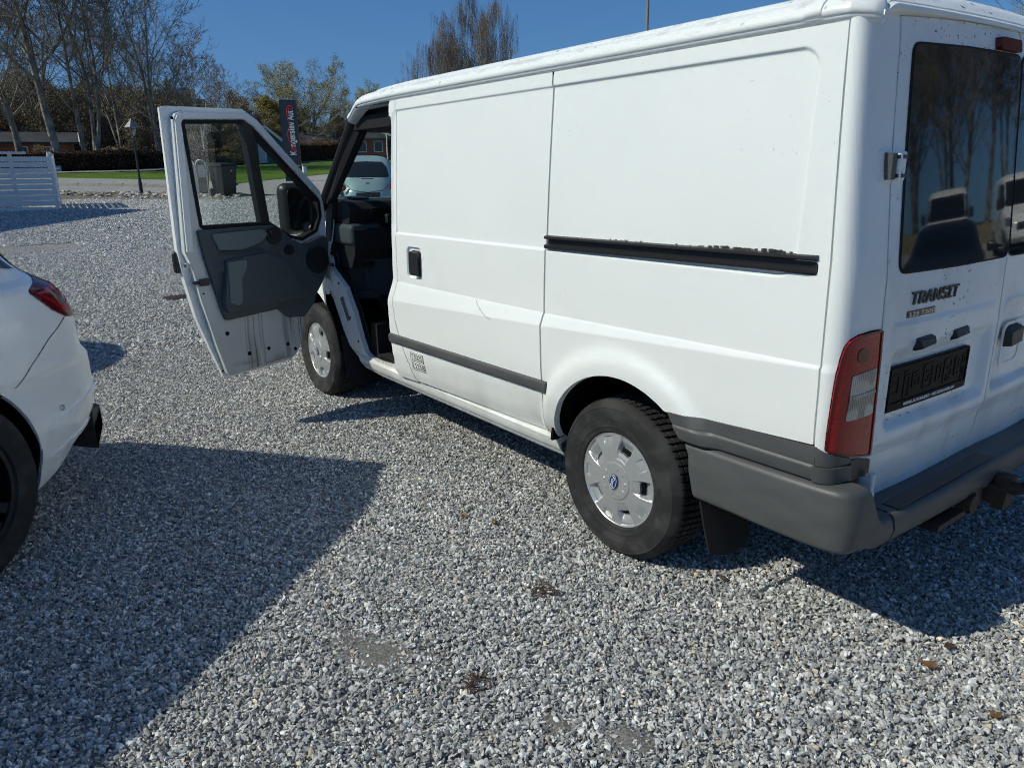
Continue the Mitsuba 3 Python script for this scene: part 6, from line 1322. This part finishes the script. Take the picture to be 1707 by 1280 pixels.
# weeping birches
tr, cr, tips = grow(12, 13.4, .24, 1, .66, .30, .25, (18, 9, 0), lean=.03, lens=(.54, .5, .5, .5)); rw = np.random.default_rng(6)
hang = []
for p in np.concatenate([c_[0][1:] for c_ in cr]):
    for k in range(4):
        L = rw.uniform(.7, 2.6); q = p + rw.normal(0, .12, 3); a = rw.uniform(0, 6.28); o_ = np.array([math.cos(a), math.sin(a), 0]) * .22
        hang.append(([q, q + o_ * .6 + (0, 0, -L * .25), q + o_ + (0, 0, -L * .6), q + o_ * 1.1 + (0, 0, -L)], [.0115, .0105, .0095, .008], 3))
weep = proto(tr, cr, 'birch_bark', 'twig_red', [('hanging_twigs', mikit.ply(tubes(hang), 'twig_red'))])
make_tree('weeping_birch', 'tall weeping birch with hanging brown twigs above the van roof', 'tree', (61.3, -42.2), weep, rz=40, s=.92)
make_tree('weeping_birch', 'lower weeping birch left of the tall one above the van roof', 'tree', (62.8, -38.6), weep, rz=170, s=.74, sz=.72)
make_tree('bare_tree', 'bare tree right of the weeping birches, just over the van roof', 'tree', (68, -48.2), bareC, rz=40, s=.80)
make_tree('bare_tree', 'rightmost bare tree top over the van roof', 'tree', (70, -52.5), bareD, rz=10, s=1.22)
# dark conifer
cp_ = rl.uniform(0, 1, (6000, 3)); hz = cp_[:, 0] ** 1.5; ang = cp_[:, 1] * 2 * np.pi; rad = 1.9 * (1 - hz) ** .8 * (.55 + .45 * cp_[:, 2]) * (1 + .25 * np.sin(5 * ang + 9 * hz))
con = [('trunk', mikit.ply(tube([(0, 0, 0), (0, 0, 5)], [.2, .05], 8), 'bark')), ('foliage', mikit.ply(leaf_cloud(np.stack([rad * np.cos(ang), rad * np.sin(ang), .4 + hz * 6.4], 1), .26, 5), 'conifer_leaf'))]
make_tree('conifer', 'dark conifer behind the roof of the brick house', 'tree', (92, -40.6), con, s=.95)
make_tree('conifer', 'dark conifer seen through the cab behind the hip roofed house', 'tree', (86, -41.6), con, s=.85)
# scrub on the slope
tr, cr, tips = grow(21, 4.2, .07, 4, .6, .3, .10, (8, 6, 6), twig=.014); lp2 = np.repeat(tips, 3, 0) + rl.normal(0, .25, (len(tips) * 3, 3))
scene['scrub_plant'] = {'type': 'shapegroup', 'stems': mikit.ply(tubes(tr + cr), 'twig_bark'), 'leaves': mikit.ply(leaf_cloud(lp2, .13, 9), 'brush_leaf')}
rs_ = np.random.default_rng(17); n_ = 0
for k in range(420):
    x = rs_.uniform(56.5, 112); y = rs_.uniform(-30, 8) if k < 330 else rs_.uniform(-60, -30)
    if y < -20 and x < 76: continue
    if (abs(x - 64) < 3.2 and -8 < y < 0) or (abs(x - 92) < 7 and abs(y + 6.8) < 7): continue
    if k >= 330 and x < 95: continue
    n_ += 1; q = rs_.uniform(.45, 1.15) * (1 if x > 62 else .5)
    scene[f'scrub__{n_:03d}'] = {'type': 'instance', 'g': {'type': 'ref', 'id': 'scrub_plant'}, 'to_world': T().translate([x, y, float(z_hill(x, y)) - .2]).rotate([0, 0, 1], rs_.uniform(0, 360)).scale([q, q, q * rs_.uniform(.8, 1.2)])}
labels['scrub'] = {'label': 'brown leafless scrub covering the slope behind the hedge', 'category': 'scrub', 'kind': 'stuff'}

# ------------------------------------------------------------------ vehicles and trees behind the viewer, mirrored in the rear windows
def small_van(label, x, y, az, seed):
    K = thing('white_van', label, 'van', None); v = Car(K, np.array([x, y]), np.array([math.cos(math.radians(az)), math.sin(math.radians(az))]))
    v.body([(.30, .05, 4.7, .86, 8, 4.5), (.45, 0, 4.85, .93, 9, 4.5), (.75, 0, 4.86, .97, 9, 4.5), (1.0, 0, 4.70, .97, 9, 4.5), (1.15, .02, 4.30, .96, 9, 4.5), (1.28, .03, 3.95, .95, 9, 5), (1.7, .05, 3.55, .91, 9, 6), (2.05, .08, 3.2, .85, 8, 6), (2.14, .2, 3.0, .75, 6, 5), (2.17, .4, 2.8, .55, 5, 5)], n=140, nz_=40)
    cut = prism(unary_union([Point(u, .34).buffer(.38, 24).union(sbox(u - .38, 0, u + .38, .34)) for u in (.95, 3.95)]), 'y', .62, 1.2); cut = cut + cut.mirror((0, 1, 0))
    v.put('body', v.core - cut, 'suv_paint', 35)
    v.put('windscreen', v.fat(.005) ^ prism(smoothp([(-.80, 1.28), (.80, 1.28), (.74, 1.96), (-.74, 1.96)], .06), 'x', 2.9, 5), 'car_glass', 30)
    for lo, hi in ((.5, 1.2), (-1.2, -.5)): v.put('side_window', v.fat(.005) ^ prism(smoothp([(2.15, 1.25), (3.75, 1.25), (3.2, 1.92), (2.15, 1.95)], .05), 'y', lo, hi), 'car_glass', 30)
    for l in (.72, -.72): v.put('headlight', v.fat(.006) ^ prism(smoothp([(l - .18, .72), (l + .18, .78), (l + .16, 1.0), (l - .1, .95)], .03), 'x', 4, 5), 'lamp_clear', 30)
    v.put('grille', v.fat(.006) ^ prism(rrect(-.45, .62, .45, .82, .04), 'x', 4, 5), 'black_plastic', 30)
    for l in (1.06, -1.06): v.put('mirror', bx(3.35, 3.47, l - .1, l + .1, 1.25, 1.55, .04), 'black_plastic', 40)
    put_wheels(v, (.95, 3.95), .93, .33, .21, .20, 'silver_paint', 5)
    v.put('underbody', bx(.3, 4.5, -.7, .7, .2, .34), 'dark_void')
small_van('white delivery van mirrored at the left in the rear window of the old van', -12.4, -23.5, 66, 1)
small_van('white delivery van mirrored beside the centre seam of the rear doors', -9.5, -24.4, 60, 2)
small_van('white delivery van mirrored in the right rear window', -6.6, -25.2, 62, 3)
def dark_car(label, org, fwd):
    DC = thing('dark_car', label, 'car'); dc = Car(DC, np.array(org), np.array(fwd))
    dc.body([(.28, .2, 4.2, .72, 5, 4), (.42, .02, 4.35, .85, 5, 3.5), (.62, 0, 4.38, .89, 5, 3.2), (.82, .04, 4.2, .885, 5, 3.2), (.95, .10, 3.6, .86, 5, 3.5), (1.02, .2, 3.2, .80, 5, 4), (1.25, .5, 2.75, .70, 5, 4), (1.42, .9, 2.3, .60, 4, 4), (1.49, 1.3, 2.0, .42, 3, 3)], n=140, nz_=36)
    dcut = prism(unary_union([Point(u, .32).buffer(.36, 24).union(sbox(u - .36, 0, u + .36, .32)) for u in (.8, 3.45)]), 'y', .55, 1.2); dcut = dcut + dcut.mirror((0, 1, 0))
    dc.put('body', dc.core - dcut, 'dark_paint', 35); scene['dark_paint'] = prin((.02, .022, .025), .2, metal=.3, coat=1.)
    dc.put('windscreen', dc.fat(.005) ^ prism(smoothp([(-.72, 1.0), (.72, 1.0), (.56, 1.40), (-.56, 1.40)], .05), 'x', 2.1, 4), 'car_glass', 30)
    for lo, hi in ((.4, 1.2), (-1.2, -.4)): dc.put('side_window', dc.fat(.005) ^ prism(smoothp([(.7, 1.0), (3.0, 1.0), (2.3, 1.40), (1.0, 1.40)], .05), 'y', lo, hi), 'car_glass', 30)
    for l in (.62, -.62): dc.put('headlight', dc.fat(.006) ^ prism(rrect(l - .18, .64, l + .18, .78, .04), 'x', 3.8, 5), 'lamp_clear', 30)
    for l in (.98, -.98): dc.put('mirror', bx(2.75, 2.87, l - .1, l + .1, .98, 1.12, .04), 'dark_paint', 40)
    put_wheels(dc, (.8, 3.45), .84, .31, .2, .19, 'silver_paint', 5); dc.put('underbody', bx(.3, 4.0, -.6, .6, .18, .32), 'dark_void')
dark_car('dark car mirrored low in the rear window, in front of the white vans', (-6.4, -11.6), (.40, .92))
dark_car('dark car parked beyond the tall white car, which hides all but its shadow', (6.37, 2.11), (-.62, .78))
rt = np.random.default_rng(31); WOOD = [bareA, bareB, bareC]
for k in range(26):
    x, y = -52 + 2.6 * k + rt.uniform(-1, 1), -44 - rt.uniform(0, 16) - .12 * abs(k - 13)
    make_tree('bare_tree', 'bare tree of the dense row mirrored in the rear windows of the old van', 'tree', (x, y), WOOD[k % 3], 'bare trees mirrored in the rear window', rz=rt.uniform(0, 360), s=rt.uniform(.95, 1.3))
